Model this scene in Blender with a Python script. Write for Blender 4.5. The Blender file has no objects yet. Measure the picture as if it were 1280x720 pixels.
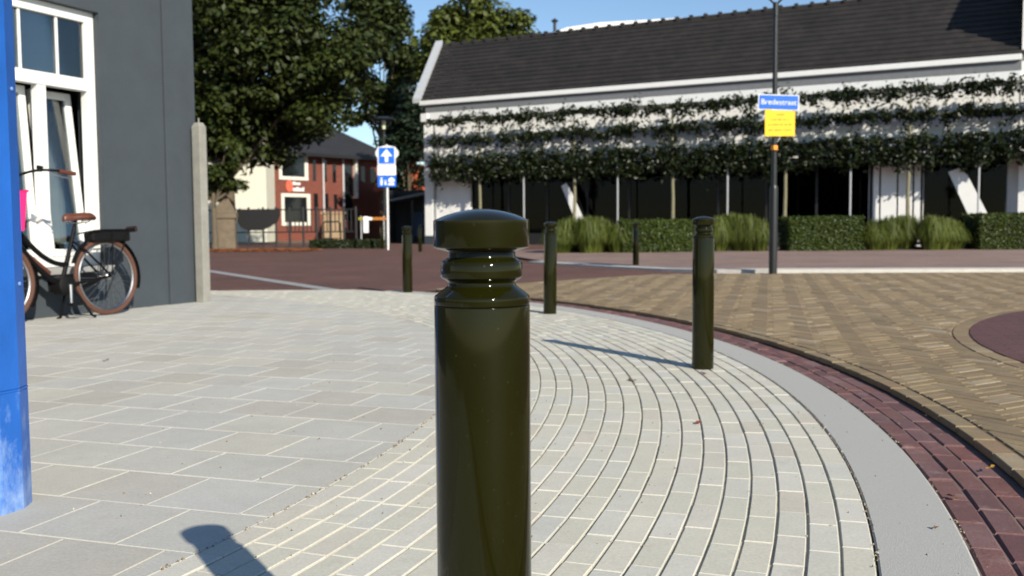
import bpy, math, random
import numpy as np
from mathutils import Matrix, Vector, Euler

random.seed(7); RNG = np.random.default_rng(7)
SC = bpy.context.scene
COL = SC.collection
R = math.radians

# ------------------------------------------------------------------ camera
CAM_H, F_PX = 0.77, 1200.0
PITCH, ROLL = math.atan(78 / F_PX), R(0.4)
cam_d = bpy.data.cameras.new('camera')
cam_d.sensor_width = 36; cam_d.lens = F_PX / 1280 * 36
cam_d.clip_start = 0.05; cam_d.clip_end = 2000
cam_d.dof.use_dof = True; cam_d.dof.focus_distance = 1.75; cam_d.dof.aperture_fstop = 7.0
cam = bpy.data.objects.new('camera', cam_d); COL.objects.link(cam)
cam.matrix_world = Matrix.Translation((0, 0, CAM_H)) @ Euler((math.pi/2 - PITCH, 0, 0)).to_matrix().to_4x4() @ Matrix.Rotation(-ROLL, 4, 'Z')
SC.camera = cam

# ------------------------------------------------------------------ world, sun, exposure
SUN_AZ = math.atan2(0.515, -0.857)          # clockwise from +Y (towards +X): sun behind and right of the camera
SUN_EL = R(28)
world = bpy.data.worlds.new('World'); SC.world = world; world.use_nodes = True
nt = world.node_tree
sky = nt.nodes.new('ShaderNodeTexSky'); sky.sky_type = 'NISHITA'; sky.sun_disc = False
sky.sun_elevation = SUN_EL; sky.sun_rotation = SUN_AZ
sky.air_density = 1.0; sky.dust_density = 0.0; sky.ozone_density = 3.5
nt.nodes['Background'].inputs['Strength'].default_value = 0.1
nt.links.new(sky.outputs[0], nt.nodes['Background'].inputs['Color'])
sl = bpy.data.lights.new('sun', 'SUN'); sl.energy = 5.0; sl.angle = R(0.53); sl.color = (1.0, 0.925, 0.79)
sun = bpy.data.objects.new('sun', sl); COL.objects.link(sun)
sd = Vector((math.sin(SUN_AZ)*math.cos(SUN_EL), math.cos(SUN_AZ)*math.cos(SUN_EL), math.sin(SUN_EL)))
sun.rotation_euler = sd.to_track_quat('Z', 'Y').to_euler(); sun.location = (6, -10, 12)
SC.view_settings.view_transform = 'Standard'; SC.view_settings.look = 'None'
SC.view_settings.gamma = 1; SC.view_settings.use_curve_mapping = False
SC.view_settings.exposure = 0.42
SC.render.engine = 'CYCLES'; SC.cycles.use_denoising = True
SC.cycles.max_bounces = 8; SC.cycles.transparent_max_bounces = 16

# ------------------------------------------------------------------ measuring helpers
def ray(px, py):
    a, b = px - 640, -(py - 360)
    c, s = math.cos(-ROLL), math.sin(-ROLL)
    a, b = c*a - s*b, s*a + c*b
    u, v = a / F_PX, b / F_PX
    cp, sp = math.cos(PITCH), math.sin(PITCH)
    return u, cp + v*sp, -sp + v*cp
def at(px, py, Y):
    r = ray(px, py); t = Y / r[1]; return Vector((r[0]*t, Y, CAM_H + r[2]*t))
def gnd(px, py, z=0.0):
    r = ray(px, py); t = (z - CAM_H) / r[2]; return Vector((r[0]*t, r[1]*t, z))

# ------------------------------------------------------------------ materials
def srgb(r, g, b):
    f = lambda c: (c/255/12.92) if c <= 10 else ((c/255 + .055)/1.055)**2.4
    return (f(r), f(g), f(b))
class NT:
    def __init__(s, name):
        s.m = bpy.data.materials.new(name); s.m.use_nodes = True
        s.t = s.m.node_tree; s.b = s.t.nodes['Principled BSDF']; s.out = s.t.nodes['Material Output']
    def n(s, typ, **kw):
        nd = s.t.nodes.new(typ)
        for k, v in kw.items(): setattr(nd, k, v)
        return nd
    def l(s, a, b): s.t.links.new(a, b)
    def math(s, op, a, b=None):
        nd = s.n('ShaderNodeMath', operation=op)
        for i, v in enumerate((a, b)):
            if v is None: continue
            if isinstance(v, (int, float)): nd.inputs[i].default_value = v
            else: s.l(v, nd.inputs[i])
        return nd.outputs[0]
    def ramp(s, fac, cols, interp='LINEAR'):
        nd = s.n('ShaderNodeValToRGB'); cr = nd.color_ramp; cr.interpolation = interp
        n = len(cols)
        while len(cr.elements) < n: cr.elements.new(0.5)
        for i, c in enumerate(cols):
            pos, col = c if len(c) == 2 else (i/(n-1), c)
            cr.elements[i].position = pos; cr.elements[i].color = (*col, 1)
        s.l(fac, nd.inputs[0]); return nd.outputs[0]
    def noise(s, scale, detail=4, rough=.6, vec=None, out=0):
        nd = s.n('ShaderNodeTexNoise'); nd.inputs['Scale'].default_value = scale
        nd.inputs['Detail'].default_value = detail; nd.inputs['Roughness'].default_value = rough
        if vec is not None: s.l(vec, nd.inputs['Vector'])
        return nd.outputs[out]
    def pos(s): return s.n('ShaderNodeNewGeometry').outputs['Position']
    def obj(s): return s.n('ShaderNodeTexCoord').outputs['Object']
    def mul(s, col, fac, lo, hi):
        mr = s.n('ShaderNodeMapRange'); s.l(fac, mr.inputs[0])
        mr.inputs['From Min'].default_value = .25; mr.inputs['From Max'].default_value = .75
        mr.inputs['To Min'].default_value = lo; mr.inputs['To Max'].default_value = hi
        mx = s.n('ShaderNodeVectorMath', operation='SCALE'); s.l(col, mx.inputs[0]); s.l(mr.outputs[0], mx.inputs['Scale'])
        return mx.outputs[0]
    def mix(s, fac, a, b):
        mx = s.n('ShaderNodeMix', data_type='RGBA')
        for sock, v in ((mx.inputs['Factor'], fac), (mx.inputs['A'], a), (mx.inputs['B'], b)):
            if isinstance(v, (int, float)): sock.default_value = v
            elif isinstance(v, tuple): sock.default_value = (*v, 1)
            else: s.l(v, sock)
        return mx.outputs['Result']
    def bump(s, h, strength, dist=.01):
        b = s.n('ShaderNodeBump'); b.inputs['Strength'].default_value = strength; b.inputs['Distance'].default_value = dist
        s.l(h, b.inputs['Height']); s.l(b.outputs[0], s.b.inputs['Normal'])
    def set(s, **kw):
        for k, v in kw.items(): s.b.inputs[k.replace('_', ' ')].default_value = v
        return s
    def rnd(s):
        a = s.n('ShaderNodeAttribute', attribute_name='rnd', attribute_type='GEOMETRY').outputs['Fac']
        o = s.n('ShaderNodeObjectInfo').outputs['Random']
        return s.math('FRACT', s.math('ADD', a, o))

def plain(name, col, rough=.6, metal=0., var=.12, scale=6., bump=0., bscale=60., spec=.5, world_space=False, **kw):
    t = NT(name); v = t.pos() if world_space else t.obj()
    cn = t.n('ShaderNodeRGB'); cn.outputs[0].default_value = (*col, 1)
    c = t.mul(cn.outputs[0], t.noise(scale, 5, .65, v), 1-var, 1+var)
    t.l(c, t.b.inputs['Base Color'])
    t.set(Roughness=rough, Metallic=metal)
    t.b.inputs['Specular IOR Level'].default_value = spec
    rr = t.n('ShaderNodeMapRange'); t.l(t.noise(scale*3, 3, .5, v), rr.inputs[0])
    rr.inputs['To Min'].default_value = max(.02, rough*.8); rr.inputs['To Max'].default_value = min(1, rough*1.2)
    t.l(rr.outputs[0], t.b.inputs['Roughness'])
    if bump: t.bump(t.noise(bscale, 4, .6, v), bump)
    for k, vv in kw.items(): t.b.inputs[k.replace('_', ' ')].default_value = vv
    return t.m

def piece_mat(name, cols, rough=.8, speck=.1, patch=.1, bump=.25, fine=260., stain=None):
    """stone/brick pieces: colour picked per piece, then patches and grain"""
    t = NT(name); p = t.pos()
    c = t.ramp(t.rnd(), cols)
    c = t.mul(c, t.noise(2.3, 4, .6, p), 1-patch, 1+patch)
    c = t.mul(c, t.noise(14, 6, .75, p), 1-patch*.9, 1+patch*.9)
    c = t.mul(c, t.noise(fine, 3, .7, p), 1-speck, 1+speck)
    if stain:
        st = t.noise(9, 6, .75, p)
        k = t.n('ShaderNodeMapRange'); t.l(st, k.inputs[0]); k.inputs['From Min'].default_value = .56; k.inputs['From Max'].default_value = .72
        k.inputs['To Max'].default_value = .55
        c = t.mix(k.outputs[0], c, stain)
    t.l(c, t.b.inputs['Base Color']); t.set(Roughness=rough)
    t.bump(t.noise(fine*.7, 5, .7, p), bump, .004)
    return t.m

def brick_mat(name, c1, c2, mortar, scale=(1, 1), w=.21, h=.07, rot=0., bump=.4, rough=.85, mort=.006, patch=.2, world_space=True, axes='XY', big=.18):
    t = NT(name); v = t.pos() if world_space else t.obj()
    if axes == 'XZ':
        sp = t.n('ShaderNodeSeparateXYZ'); t.l(v, sp.inputs[0]); cb = t.n('ShaderNodeCombineXYZ')
        t.l(sp.outputs[0], cb.inputs[0]); t.l(sp.outputs[2], cb.inputs[1]); v = cb.outputs[0]
    mp = t.n('ShaderNodeMapping'); mp.inputs['Rotation'].default_value = (0, 0, rot); t.l(v, mp.inputs[0])
    b = t.n('ShaderNodeTexBrick'); t.l(mp.outputs[0], b.inputs['Vector'])
    b.inputs['Color1'].default_value = (*c1, 1); b.inputs['Color2'].default_value = (*c2, 1); b.inputs['Mortar'].default_value = (*mortar, 1)
    b.inputs['Scale'].default_value = 1; b.inputs['Brick Width'].default_value = w; b.inputs['Row Height'].default_value = h
    b.inputs['Mortar Size'].default_value = mort; b.inputs['Mortar Smooth'].default_value = .2; b.inputs['Bias'].default_value = 0
    c = t.mul(b.outputs['Color'], t.noise(.55, 5, .65, v), 1-big, 1+big)
    c = t.mul(c, t.noise(30, 4, .7, v), 1-patch, 1+patch)
    t.l(c, t.b.inputs['Base Color']); t.set(Roughness=rough)
    h_ = t.math('SUBTRACT', t.noise(120, 4, .7, v), b.outputs['Fac'])
    t.bump(h_, bump, .006)
    return t.m

def leaf_mat(name, cols, rough=.45, trans=.25):
    t = NT(name)
    c = t.ramp(t.rnd(), cols)
    c = t.mul(c, t.noise(.9, 3, .5, t.pos()), .75, 1.25)
    t.l(c, t.b.inputs['Base Color']); t.set(Roughness=rough)
    t.b.inputs['Specular IOR Level'].default_value = .3
    tr = t.n('ShaderNodeBsdfTranslucent'); t.l(c, tr.inputs[0])
    mx = t.n('ShaderNodeMixShader'); mx.inputs[0].default_value = trans
    t.l(t.b.outputs[0], mx.inputs[1]); t.l(tr.outputs[0], mx.inputs[2]); t.l(mx.outputs[0], t.out.inputs[0])
    return t.m

def glass_mat(name, tint=(.75, .8, .82), refl=.12):
    t = NT(name); t.t.nodes.remove(t.b)
    tr = t.n('ShaderNodeBsdfTransparent'); tr.inputs[0].default_value = (*tint, 1)
    gl = t.n('ShaderNodeBsdfGlossy'); gl.inputs['Roughness'].default_value = .03
    fr = t.n('ShaderNodeFresnel'); fr.inputs[0].default_value = 1.5
    f = t.math('ADD', t.math('MULTIPLY', fr.outputs[0], .9 if refl > 0 else .3), max(0, refl*.5))
    mx = t.n('ShaderNodeMixShader'); t.l(f, mx.inputs[0]); t.l(tr.outputs[0], mx.inputs[1]); t.l(gl.outputs[0], mx.inputs[2])
    t.l(mx.outputs[0], t.out.inputs[0]); return t.m

# ------------------------------------------------------------------ mesh helpers
class MB:
    """collects shapes, build() links them as one mesh object"""
    def __init__(s): s.v = []; s.f = []; s.r = []
    def add(s, vs, fs, rnd=None):
        o = len(s.v); s.v.extend([tuple(p) for p in vs]); s.f.extend([tuple(i+o for i in f) for f in fs])
        if rnd is not None: s.r.extend([rnd]*len(vs))
        return s
    def box(s, x0, x1, y0, y1, z0, z1, M=None):
        vs = [Vector((x, y, z)) for z in (z0, z1) for y in (y0, y1) for x in (x0, x1)]
        if M is not None: vs = [M @ v for v in vs]
        return s.add(vs, [(0,2,3,1),(4,5,7,6),(0,1,5,4),(2,6,7,3),(0,4,6,2),(1,3,7,5)])
    def tube(s, pts, r, n=8, closed=False, caps=True):
        pts = [Vector(p) for p in pts]; m = len(pts)
        rs = r if isinstance(r, (list, tuple)) else [r]*m
        vs = []; prev = None
        for i, p in enumerate(pts):
            if closed: d = pts[(i+1) % m] - pts[i-1]
            else: d = pts[min(i+1, m-1)] - pts[max(i-1, 0)]
            d.normalize()
            if prev is None:
                a = Vector((0, 0, 1)) if abs(d.z) < .9 else Vector((1, 0, 0))
                u = d.cross(a).normalized()
            else:
                u = (prev - d*prev.dot(d)).normalized()
            prev = u; w = d.cross(u)
            for k in range(n):
                t = 2*math.pi*k/n; vs.append(p + (u*math.cos(t) + w*math.sin(t))*rs[i])
        fs = []
        for i in range(m if closed else m-1):
            j = (i+1) % m
            for k in range(n):
                l = (k+1) % n; fs.append((i*n+k, i*n+l, j*n+l, j*n+k))
        if caps and not closed: fs += [tuple(range(n))[::-1], tuple((m-1)*n+k for k in range(n))]
        return s.add(vs, fs)
    def lathe(s, prof, n=48, c=(0, 0, 0)):
        vs = []; fs = []; m = len(prof)
        for r, z in prof:
            for k in range(n):
                t = 2*math.pi*k/n; vs.append((c[0]+max(r, 1e-5)*math.cos(t), c[1]+max(r, 1e-5)*math.sin(t), c[2]+z))
        for i in range(m-1):
            for k in range(n):
                l = (k+1) % n; fs.append((i*n+k, i*n+l, (i+1)*n+l, (i+1)*n+k))
        fs += [tuple(range(n))[::-1], tuple((m-1)*n+k for k in range(n))]
        return s.add(vs, fs)
    def prism(s, poly, z0, z1, M=None):
        """poly: list of (x,y), extruded z0..z1"""
        n = len(poly)
        vs = [Vector((x, y, z)) for z in (z0, z1) for x, y in poly]
        if M is not None: vs = [M @ v for v in vs]
        return s.add(vs, [tuple(range(n))[::-1], tuple(range(n, 2*n))] + [(i, (i+1) % n, n+(i+1) % n, n+i) for i in range(n)])
    def mesh(s, name, mat, smooth=False, ang=35):
        me = bpy.data.meshes.new(name); me.from_pydata(s.v, [], s.f)
        if s.r and len(s.r) == len(s.v):
            a = me.attributes.new('rnd', 'FLOAT', 'POINT'); a.data.foreach_set('value', s.r)
        me.materials.append(mat)
        if smooth:
            me.polygons.foreach_set('use_smooth', [True]*len(me.polygons)); me.set_sharp_from_angle(angle=R(ang))
        me.update(); return me
    def build(s, name, mat, parent=None, smooth=False, ang=35, bevel=0., **kw):
        return link(name, s.mesh(name, mat, smooth, ang), parent, bevel=bevel, **kw)

def link(name, me, parent=None, loc=None, rot=None, bevel=0., **kw):
    o = bpy.data.objects.new(name, me); COL.objects.link(o)
    if parent is not None: o.parent = parent
    if loc is not None: o.location = loc
    if rot is not None: o.rotation_euler = rot
    if bevel:
        b = o.modifiers.new('bevel', 'BEVEL'); b.width = bevel; b.segments = 2; b.limit_method = 'ANGLE'; b.angle_limit = R(40)
    return o
def tag(o, label, cat, group=None):
    o['label'] = label; o['category'] = cat
    if group: o['group'] = group
    return o
def thing(name, label, cat, loc=(0, 0, 0), rz=0., group=None):
    return tag(link(name, None, None, loc, (0, 0, rz)), label, cat, group)
def struct(o): o['kind'] = 'structure'; return o
def stuff(o): o['kind'] = 'stuff'; return o
def sheet(name, poly, z, mat, parent=None):
    mb = MB(); mb.add([(x, y, z) for x, y in poly], [tuple(range(len(poly)))])
    return mb.build(name, mat, parent)
def text_mesh(body, size, mat, name='lettering', ext=.002):
    c = bpy.data.curves.new(name, 'FONT'); c.body = body; c.size = size; c.align_x = 'CENTER'; c.align_y = 'CENTER'; c.extrude = ext
    o = bpy.data.objects.new(name, c); me = bpy.data.meshes.new_from_object(o); me.name = name
    bpy.data.objects.remove(o); me.materials.clear(); me.materials.append(mat); return me
def copy_tree(o, parent=None):
    c = o.copy(); COL.objects.link(c); c.parent = parent
    for ch in list(o.children): copy_tree(ch, c)
    return c

# ================================================================== THE GROUND
CX, CY = -7.6, 4.93                       # centre of the curved pavement
R_SLAB, R_RING, R_KERB, R_GUT, R_EDGE = 7.36, 8.875, 9.09, 9.33, 9.437
PAV_Y = 11.75                             # the pavement ends here against the brick street
Z_ROAD = .012
RBX, RBY, RB_R = 7.26, 4.70, 4.52         # mini roundabout

t = NT('joint_sand'); p = t.pos()
k = t.n('ShaderNodeMapRange'); t.l(t.noise(7, 5, .75, p), k.inputs[0]); k.inputs['From Min'].default_value = .52; k.inputs['From Max'].default_value = .68; k.inputs['To Max'].default_value = .75
c = t.mix(k.outputs[0], srgb(176, 171, 155), srgb(126, 116, 97))
t.l(t.mul(c, t.noise(260, 4, .7, p), .8, 1.2), t.b.inputs['Base Color']); t.set(Roughness=.95); t.bump(t.noise(300, 4, .7, p), .6, .004)
M_sand = t.m
M_slab = piece_mat('pale_concrete_slab', [srgb(184, 181, 171), srgb(178, 177, 171), srgb(185, 182, 170), srgb(181, 180, 174), srgb(175, 171, 160), srgb(183, 182, 176), srgb(181, 178, 168)], .85, .13, .07, .3, 110, srgb(170, 166, 154))
M_paver = piece_mat('cream_paver', [srgb(194, 190, 174), srgb(190, 187, 172), srgb(197, 193, 179), srgb(189, 188, 178), srgb(194, 190, 174), srgb(196, 193, 182), srgb(188, 181, 166)], .85, .13, .06, .2, 120, srgb(172, 166, 150))
M_kerb = plain('grey_concrete', srgb(171, 170, 164), .85, var=.17, scale=240, bump=.3, bscale=300, world_space=True)
M_purple = piece_mat('purple_brick', [srgb(108, 74, 70), srgb(98, 66, 66), srgb(114, 80, 74), srgb(106, 78, 78), srgb(92, 62, 60), srgb(120, 90, 88), srgb(108, 70, 64)], .8, .32, .2, .6, 180, srgb(156, 134, 128))
M_tan = piece_mat('tan_brick', [srgb(130, 112, 82), srgb(125, 107, 81), srgb(135, 117, 88), srgb(125, 109, 81), srgb(133, 110, 83), srgb(122, 105, 81), srgb(138, 122, 93), srgb(128, 110, 79), srgb(122, 106, 79), srgb(133, 115, 88), srgb(156, 142, 117)], .8, .26, .2, .45, 200, srgb(118, 106, 86))
M_tandark = plain('road_joint_dirt', srgb(102, 88, 67), .95, var=.3, scale=30, world_space=True)
M_gutdirt = plain('gutter_dirt', srgb(112, 92, 84), .95, var=.3, scale=30, world_space=True)
M_redroad = brick_mat('red_street_brick', srgb(106, 71, 59), srgb(90, 58, 49), srgb(68, 52, 46), w=.21, h=.07, rot=.5, patch=.3, big=.32)
M_mauve = brick_mat('mauve_footway_brick', srgb(144, 120, 108), srgb(128, 104, 97), srgb(104, 90, 82), w=.21, h=.105, rot=.05, patch=.3, big=.28)
M_rb = brick_mat('roundabout_brick', srgb(98, 62, 60), srgb(84, 54, 54), srgb(64, 46, 44), w=.21, h=.07, rot=.3, patch=.25)

ground = struct(sheet('ground', [(-700, -60), (700, -60), (700, 1400), (-700, 1400)], -.06, plain('far_ground', srgb(104, 96, 78), .95, var=.2, scale=.6, world_space=True)))
def arc(cx, cy, r, a0, a1, n): return [(cx + r*math.cos(a0+(a1-a0)*i/n), cy + r*math.sin(a0+(a1-a0)*i/n)) for i in range(n+1)]
# brick street: a wide sheet that passes behind everything
street = struct(sheet('brick_street', [(-40, 9), (30, 9), (30, 48), (-40, 48)], -.022, M_redroad))

class Lay:
    """pieces of paving: convex polygons, nearest ones separate, the rest joined"""
    def __init__(s, name, mat, parent, z, depth, cham, jit=.001, tilt=.004, plural=None, limit=300):
        s.name, s.mat, s.parent, s.z, s.depth, s.c, s.jit, s.tilt, s.limit = name, mat, parent, z, depth, cham, jit, tilt, limit
        s.plural = plural or name; s.items = []; s.cache = {}
    def rect(s, cx, cy, a, L, W, clips=()):
        ca, sa = math.cos(a), math.sin(a)
        loc = [(-L/2, -W/2), (L/2, -W/2), (L/2, W/2), (-L/2, W/2)]; key = (round(L, 4), round(W, 4))
        for nx, ny, d in clips:           # keep nx*x+ny*y<=d, world
            lx, ly = nx*ca + ny*sa, -nx*sa + ny*ca; ld = d - nx*cx - ny*cy
            new = []
            for i in range(len(loc)):
                p, q = loc[i], loc[(i+1) % len(loc)]
                dp, dq = lx*p[0]+ly*p[1]-ld, lx*q[0]+ly*q[1]-ld
                if dp <= 0: new.append(p)
                if dp*dq < 0:
                    t = dp/(dp-dq); new.append((p[0]+(q[0]-p[0])*t, p[1]+(q[1]-p[1])*t))
            if len(new) != len(loc) or any(abs(a_[0]-b_[0])+abs(a_[1]-b_[1]) > 1e-9 for a_, b_ in zip(new, loc)): key = None
            loc = new
            if len(loc) < 3: return
        if key is None:                   # drop near-duplicate corners
            cl = []
            for p in loc:
                if not cl or math.hypot(p[0]-cl[-1][0], p[1]-cl[-1][1]) > .006: cl.append(p)
            if len(cl) > 1 and math.hypot(cl[0][0]-cl[-1][0], cl[0][1]-cl[-1][1]) < .006: cl.pop()
            loc = cl
            if len(loc) < 3: return
            ar = abs(sum(loc[i][0]*loc[(i+1) % len(loc)][1]-loc[(i+1) % len(loc)][0]*loc[i][1] for i in range(len(loc))))/2
            if ar < .0006: return
        s.items.append((cx, cy, a, loc, key))
    def shape(s, poly):
        n = len(poly); mx = sum(p[0] for p in poly)/n; my = sum(p[1] for p in poly)/n
        ins = []
        for i in range(n):
            p0, p, p1 = poly[i-1], poly[i], poly[(i+1) % n]
            def nrm(a, b):
                d = (b[0]-a[0], b[1]-a[1]); l = math.hypot(*d) or 1e-6; return (-d[1]/l, d[0]/l)
            n0, n1 = nrm(p0, p), nrm(p, p1); bx, by = n0[0]+n1[0], n0[1]+n1[1]
            k = s.c / max(.35, (bx*bx+by*by)/2)
            ins.append((p[0]+bx*k, p[1]+by*k))
        vs = [(x, y, 0) for x, y in ins] + [(x, y, -s.c) for x, y in poly] + [(x, y, -s.depth) for x, y in poly]
        fs = [tuple(range(n))]
        for b in (0, n): fs += [(b+i, b+n+i, b+n+(i+1) % n, b+(i+1) % n) for i in range(n)]
        return vs, fs
    def build(s):
        def vis(it):
            x, y = it[0], it[1]
            if y < .8: return -1
            u = x/y*F_PX; d = CAM_H/y*F_PX
            if abs(u) > 645 or d > 445: return -1     # outside the picture
            return 1/y
        its = sorted(s.items, key=vis, reverse=True); rest = MB()
        for i, (cx, cy, a, poly, key) in enumerate(its):
            dz = random.uniform(-s.jit, s.jit); rx = random.uniform(-s.tilt, s.tilt); ry = random.uniform(-s.tilt, s.tilt); rz = a + random.uniform(-s.tilt, s.tilt)
            if i < s.limit:
                if key is not None:
                    if key not in s.cache: v, f = s.shape(poly); s.cache[key] = MB().add(v, f).mesh(s.name, s.mat)
                    me = s.cache[key]
                else:
                    v, f = s.shape(poly); me = MB().add(v, f).mesh(s.name, s.mat)
                link(s.name, me, s.parent, (cx, cy, s.z+dz), (rx, ry, rz))
            else:
                v, f = s.shape(poly); M = Matrix.Translation((cx, cy, s.z+dz)) @ Euler((rx, ry, rz)).to_matrix().to_4x4()
                rest.add([M @ Vector(p) for p in v], f, random.random())
        if rest.v: stuff(rest.build(s.plural, s.mat, s.parent))

def inside(cx, cy, r, x, y):              # half-plane of the tangent near (x,y): keep inside
    d = math.hypot(x-cx, y-cy) or 1e-6; nx, ny = (x-cx)/d, (y-cy)/d
    return (nx, ny, nx*cx + ny*cy + r)
def outside(cx, cy, r, x, y):
    nx, ny, d = inside(cx, cy, r, x, y); return (-nx, -ny, -d)

# --- grey house line (needed for clipping)
HC = Vector((-3.29, 10.0, 0)); HA = Vector((-.407, -.9135, 0)); HN = Vector((.9135, -.407, 0))
wall_clip = (-HN.x, -HN.y, -(HN.x*HC.x + HN.y*HC.y))

# --- slabs
slab_bed = struct(sheet('slab_pavement', [(x, min(y, PAV_Y)) for x, y in arc(CX, CY, R_SLAB+.005, R(-75), R(68.3), 70)] + [(-9, PAV_Y), (-9, -2.2)], -.0022, M_sand))
ly = Lay('slab', M_slab, slab_bed, 0., .03, .0022, .0006, .0015, 'distant_slabs')
ga = R(-18); gx, gy = math.cos(ga), math.sin(ga); P = .300; J = .0038
o0 = gnd(22, 666)
for j in range(-24, 34):
    for i in range(-30, 22):
        k = i + .5*(j % 2)
        x = o0.x + (k+.5)*P*gx - (j+.5)*P*gy; y = o0.y + (k+.5)*P*gy + (j+.5)*P*gx
        if y < -3 or y > PAV_Y+.2 or x < min(-.56*y - .75, -4.2): continue
        rr = math.hypot(x-CX, y-CY)
        if rr > R_SLAB+.25: continue
        if HN.x*(x-HC.x)+HN.y*(y-HC.y) < -.2 and y < 10.2: continue
        ly.rect(x, y, ga, P-J-random.uniform(-.001, .0015), P-J-random.uniform(-.001, .0015), [inside(CX, CY, R_SLAB, x, y), (0, 1, PAV_Y)])
ly.build()
# --- ring of small pavers
ring_bed = struct(sheet('ring_pavement', [(x, min(y, PAV_Y)) for x, y in arc(CX, CY, R_RING, R(-75), R(68), 80)] + [(x, min(y, PAV_Y)) for x, y in arc(CX, CY, R_SLAB, R(68), R(-75), 80)], -.0056, M_sand))
ly = Lay('paver', M_paver, ring_bed, 0., .03, .0023, .0012, .004, 'distant_pavers')
NR = 20; pw = (R_RING-R_SLAB)/NR
for k in range(NR):
    r = R_SLAB + (k+.5)*pw; da = .2095/r; off = random.random()*da
    for q in range(int(R(143)/da)):
        a = R(-70) + off + q*da
        x, y = CX + r*math.cos(a), CY + r*math.sin(a)
        if y < -3 or y > PAV_Y+.1: continue
        ly.rect(x, y, a+math.pi/2,   .2095-random.uniform(.0018, .0042), pw-.0066, [(0, 1, PAV_Y)])
ly.build()
# --- grey concrete band
mb = MB(); n = 150; prof = [(R_RING+.004, -.03), (R_RING+.004, -.003), (R_RING+.008, .001), (R_KERB-.008, .001), (R_KERB-.002, -.004), (R_KERB-.002, -.03)]
vs = []
for i in range(n+1):
    a = R(-75) + R(122)*i/n
    vs += [(CX+r*math.cos(a), CY+r*math.sin(a), z) for r, z in prof]
m = len(prof); mb.add(vs, [(i*m+k, (i+1)*m+k, (i+1)*m+k+1, i*m+k+1) for i in range(n) for k in range(m-1)])
struct(mb.build('kerb_band', M_kerb))
# --- purple brick gutter
mb = MB(); ai = arc(CX, CY, R_KERB-.01, R(-75), R(46), 80); ao = arc(CX, CY, R_EDGE+.02, R(-75), R(46), 80)
mb.add([(x, y, -.0085) for x, y in ai] + [(x, y, -.026) for x, y in ao], [(q, 81+q, 82+q, q+1) for q in range(80)])
gut = struct(mb.build('gutter', M_gutdirt))
for k in range(3):                        # the gutter falls towards the road edge
    ly = Lay('brick', M_purple, gut, (-.004, -.008, -.013)[k], .03, .005, .0025, .016, 'distant_bricks')
    pw = (R_GUT-R_KERB)/3; r = R_KERB + (k+.5)*pw; da = .212/r; off = random.random()*da
    for q in range(int(R(115.5)/da)):
        a = R(-70) + off + q*da; x, y = CX + r*math.cos(a), CY + r*math.sin(a)
        ly.rect(x, y, a+math.pi/2, .203+random.uniform(-.004, .004), pw-.006-random.uniform(0, .004))
    ly.build()
# --- tan road
tan_poly = arc(CX, CY, R_GUT+.024, R(-75), R(45.5), 90) + [(1.226, 13.95), (2.3, 14.55), (3.2, 14.8), (22, 13.6), (22, -5)]
road = struct(sheet('road', tan_poly, Z_ROAD-.0055, M_tandark))
ly = Lay('brick', M_tan, road, Z_ROAD, .026, .0035, .0018, .007, 'distant_bricks')
r = R_GUT + .024 + .038; da = .212/r
for q in range(int(R(115)/da)):
    a = R(-70) + q*da; x, y = CX + r*math.cos(a), CY + r*math.sin(a)
    ly.rect(x, y, a+math.pi/2, .206, .074)
for q in range(int(R(120)/(.212/(RB_R+.06)))):          # border of the roundabout
    a = R(125) + q*.212/(RB_R+.06); x, y = RBX + (RB_R+.055)*math.cos(a), RBY + (RB_R+.055)*math.sin(a)
    if y > 1: ly.rect(x, y, a+math.pi/2, .206, .1)
W, N = .0705, 3; ha = R(30); hc, hs = math.cos(ha), math.sin(ha)
lx, ly_ = (2.26-.0, 14.45-12.2); nl = math.hypot(lx, ly_); leftclip = (-ly_/nl, lx/nl, (-ly_*0.0 + lx*12.55)/nl)
for rr in range(-140, 260):
    for kk in range(-50, 50):
        for horiz in (0, 1):
            if horiz: ux, uy, ang = rr + 2*N*kk + N/2, rr + .5, ha
            else: ux, uy, ang = rr + .5, rr - 2*N + 1 + 2*N*kk + N/2, ha + math.pi/2
            x = 2.0 + (ux*hc - uy*hs)*W; y = 5.0 + (ux*hs + uy*hc)*W
            if not (-3 < y < 14.75) or x > max(.56*y + .9, 3.4): continue
            d = math.hypot(x-CX, y-CY); e = math.hypot(x-RBX, y-RBY)
            if d < R_EDGE-.1 or e < RB_R-.02: continue
            if leftclip[0]*x + leftclip[1]*y > leftclip[2]+.12: continue
            ly.rect(x, y, ang, W*N-.005, W-.005, [outside(CX, CY, R_EDGE+.004, x, y), outside(RBX, RBY, RB_R+.112, x, y), leftclip, (.05, 1, 14.95)])
ly.build()
rb = struct(sheet('roundabout', arc(RBX, RBY, RB_R, 0, 2*math.pi, 90)[:-1], Z_ROAD+.002, M_rb))
# --- kerb beyond the tan road, footway behind it
kpts = [(.35, 20.3), (.96, 19.1), (1.8, 17.6), (2.55, 16.3), (3.25, 15.2), (4.0, 14.85), (5.5, 14.7), (9, 14.45), (14, 14.1), (22, 13.6)]
def offset_line(pts, d):
    out = []
    for i, p in enumerate(pts):
        a, b = pts[max(i-1, 0)], pts[min(i+1, len(pts)-1)]; t = Vector((b[0]-a[0], b[1]-a[1])).normalized()
        out.append((p[0]-t.y*d, p[1]+t.x*d))
    return out
kz = [.012, .012, .015, .022, .05, .062, .062, .062, .062, .062]
o2 = offset_line(kpts, .34); mb = MB()
for i in range(len(kpts)-1):
    mb.add([(*kpts[i], -.03), (*kpts[i+1], -.03), (*kpts[i], kz[i]), (*kpts[i+1], kz[i+1]), (*o2[i], kz[i]+.008), (*o2[i+1], kz[i+1]+.008)], [(0, 1, 3, 2), (2, 3, 5, 4)])
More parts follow.
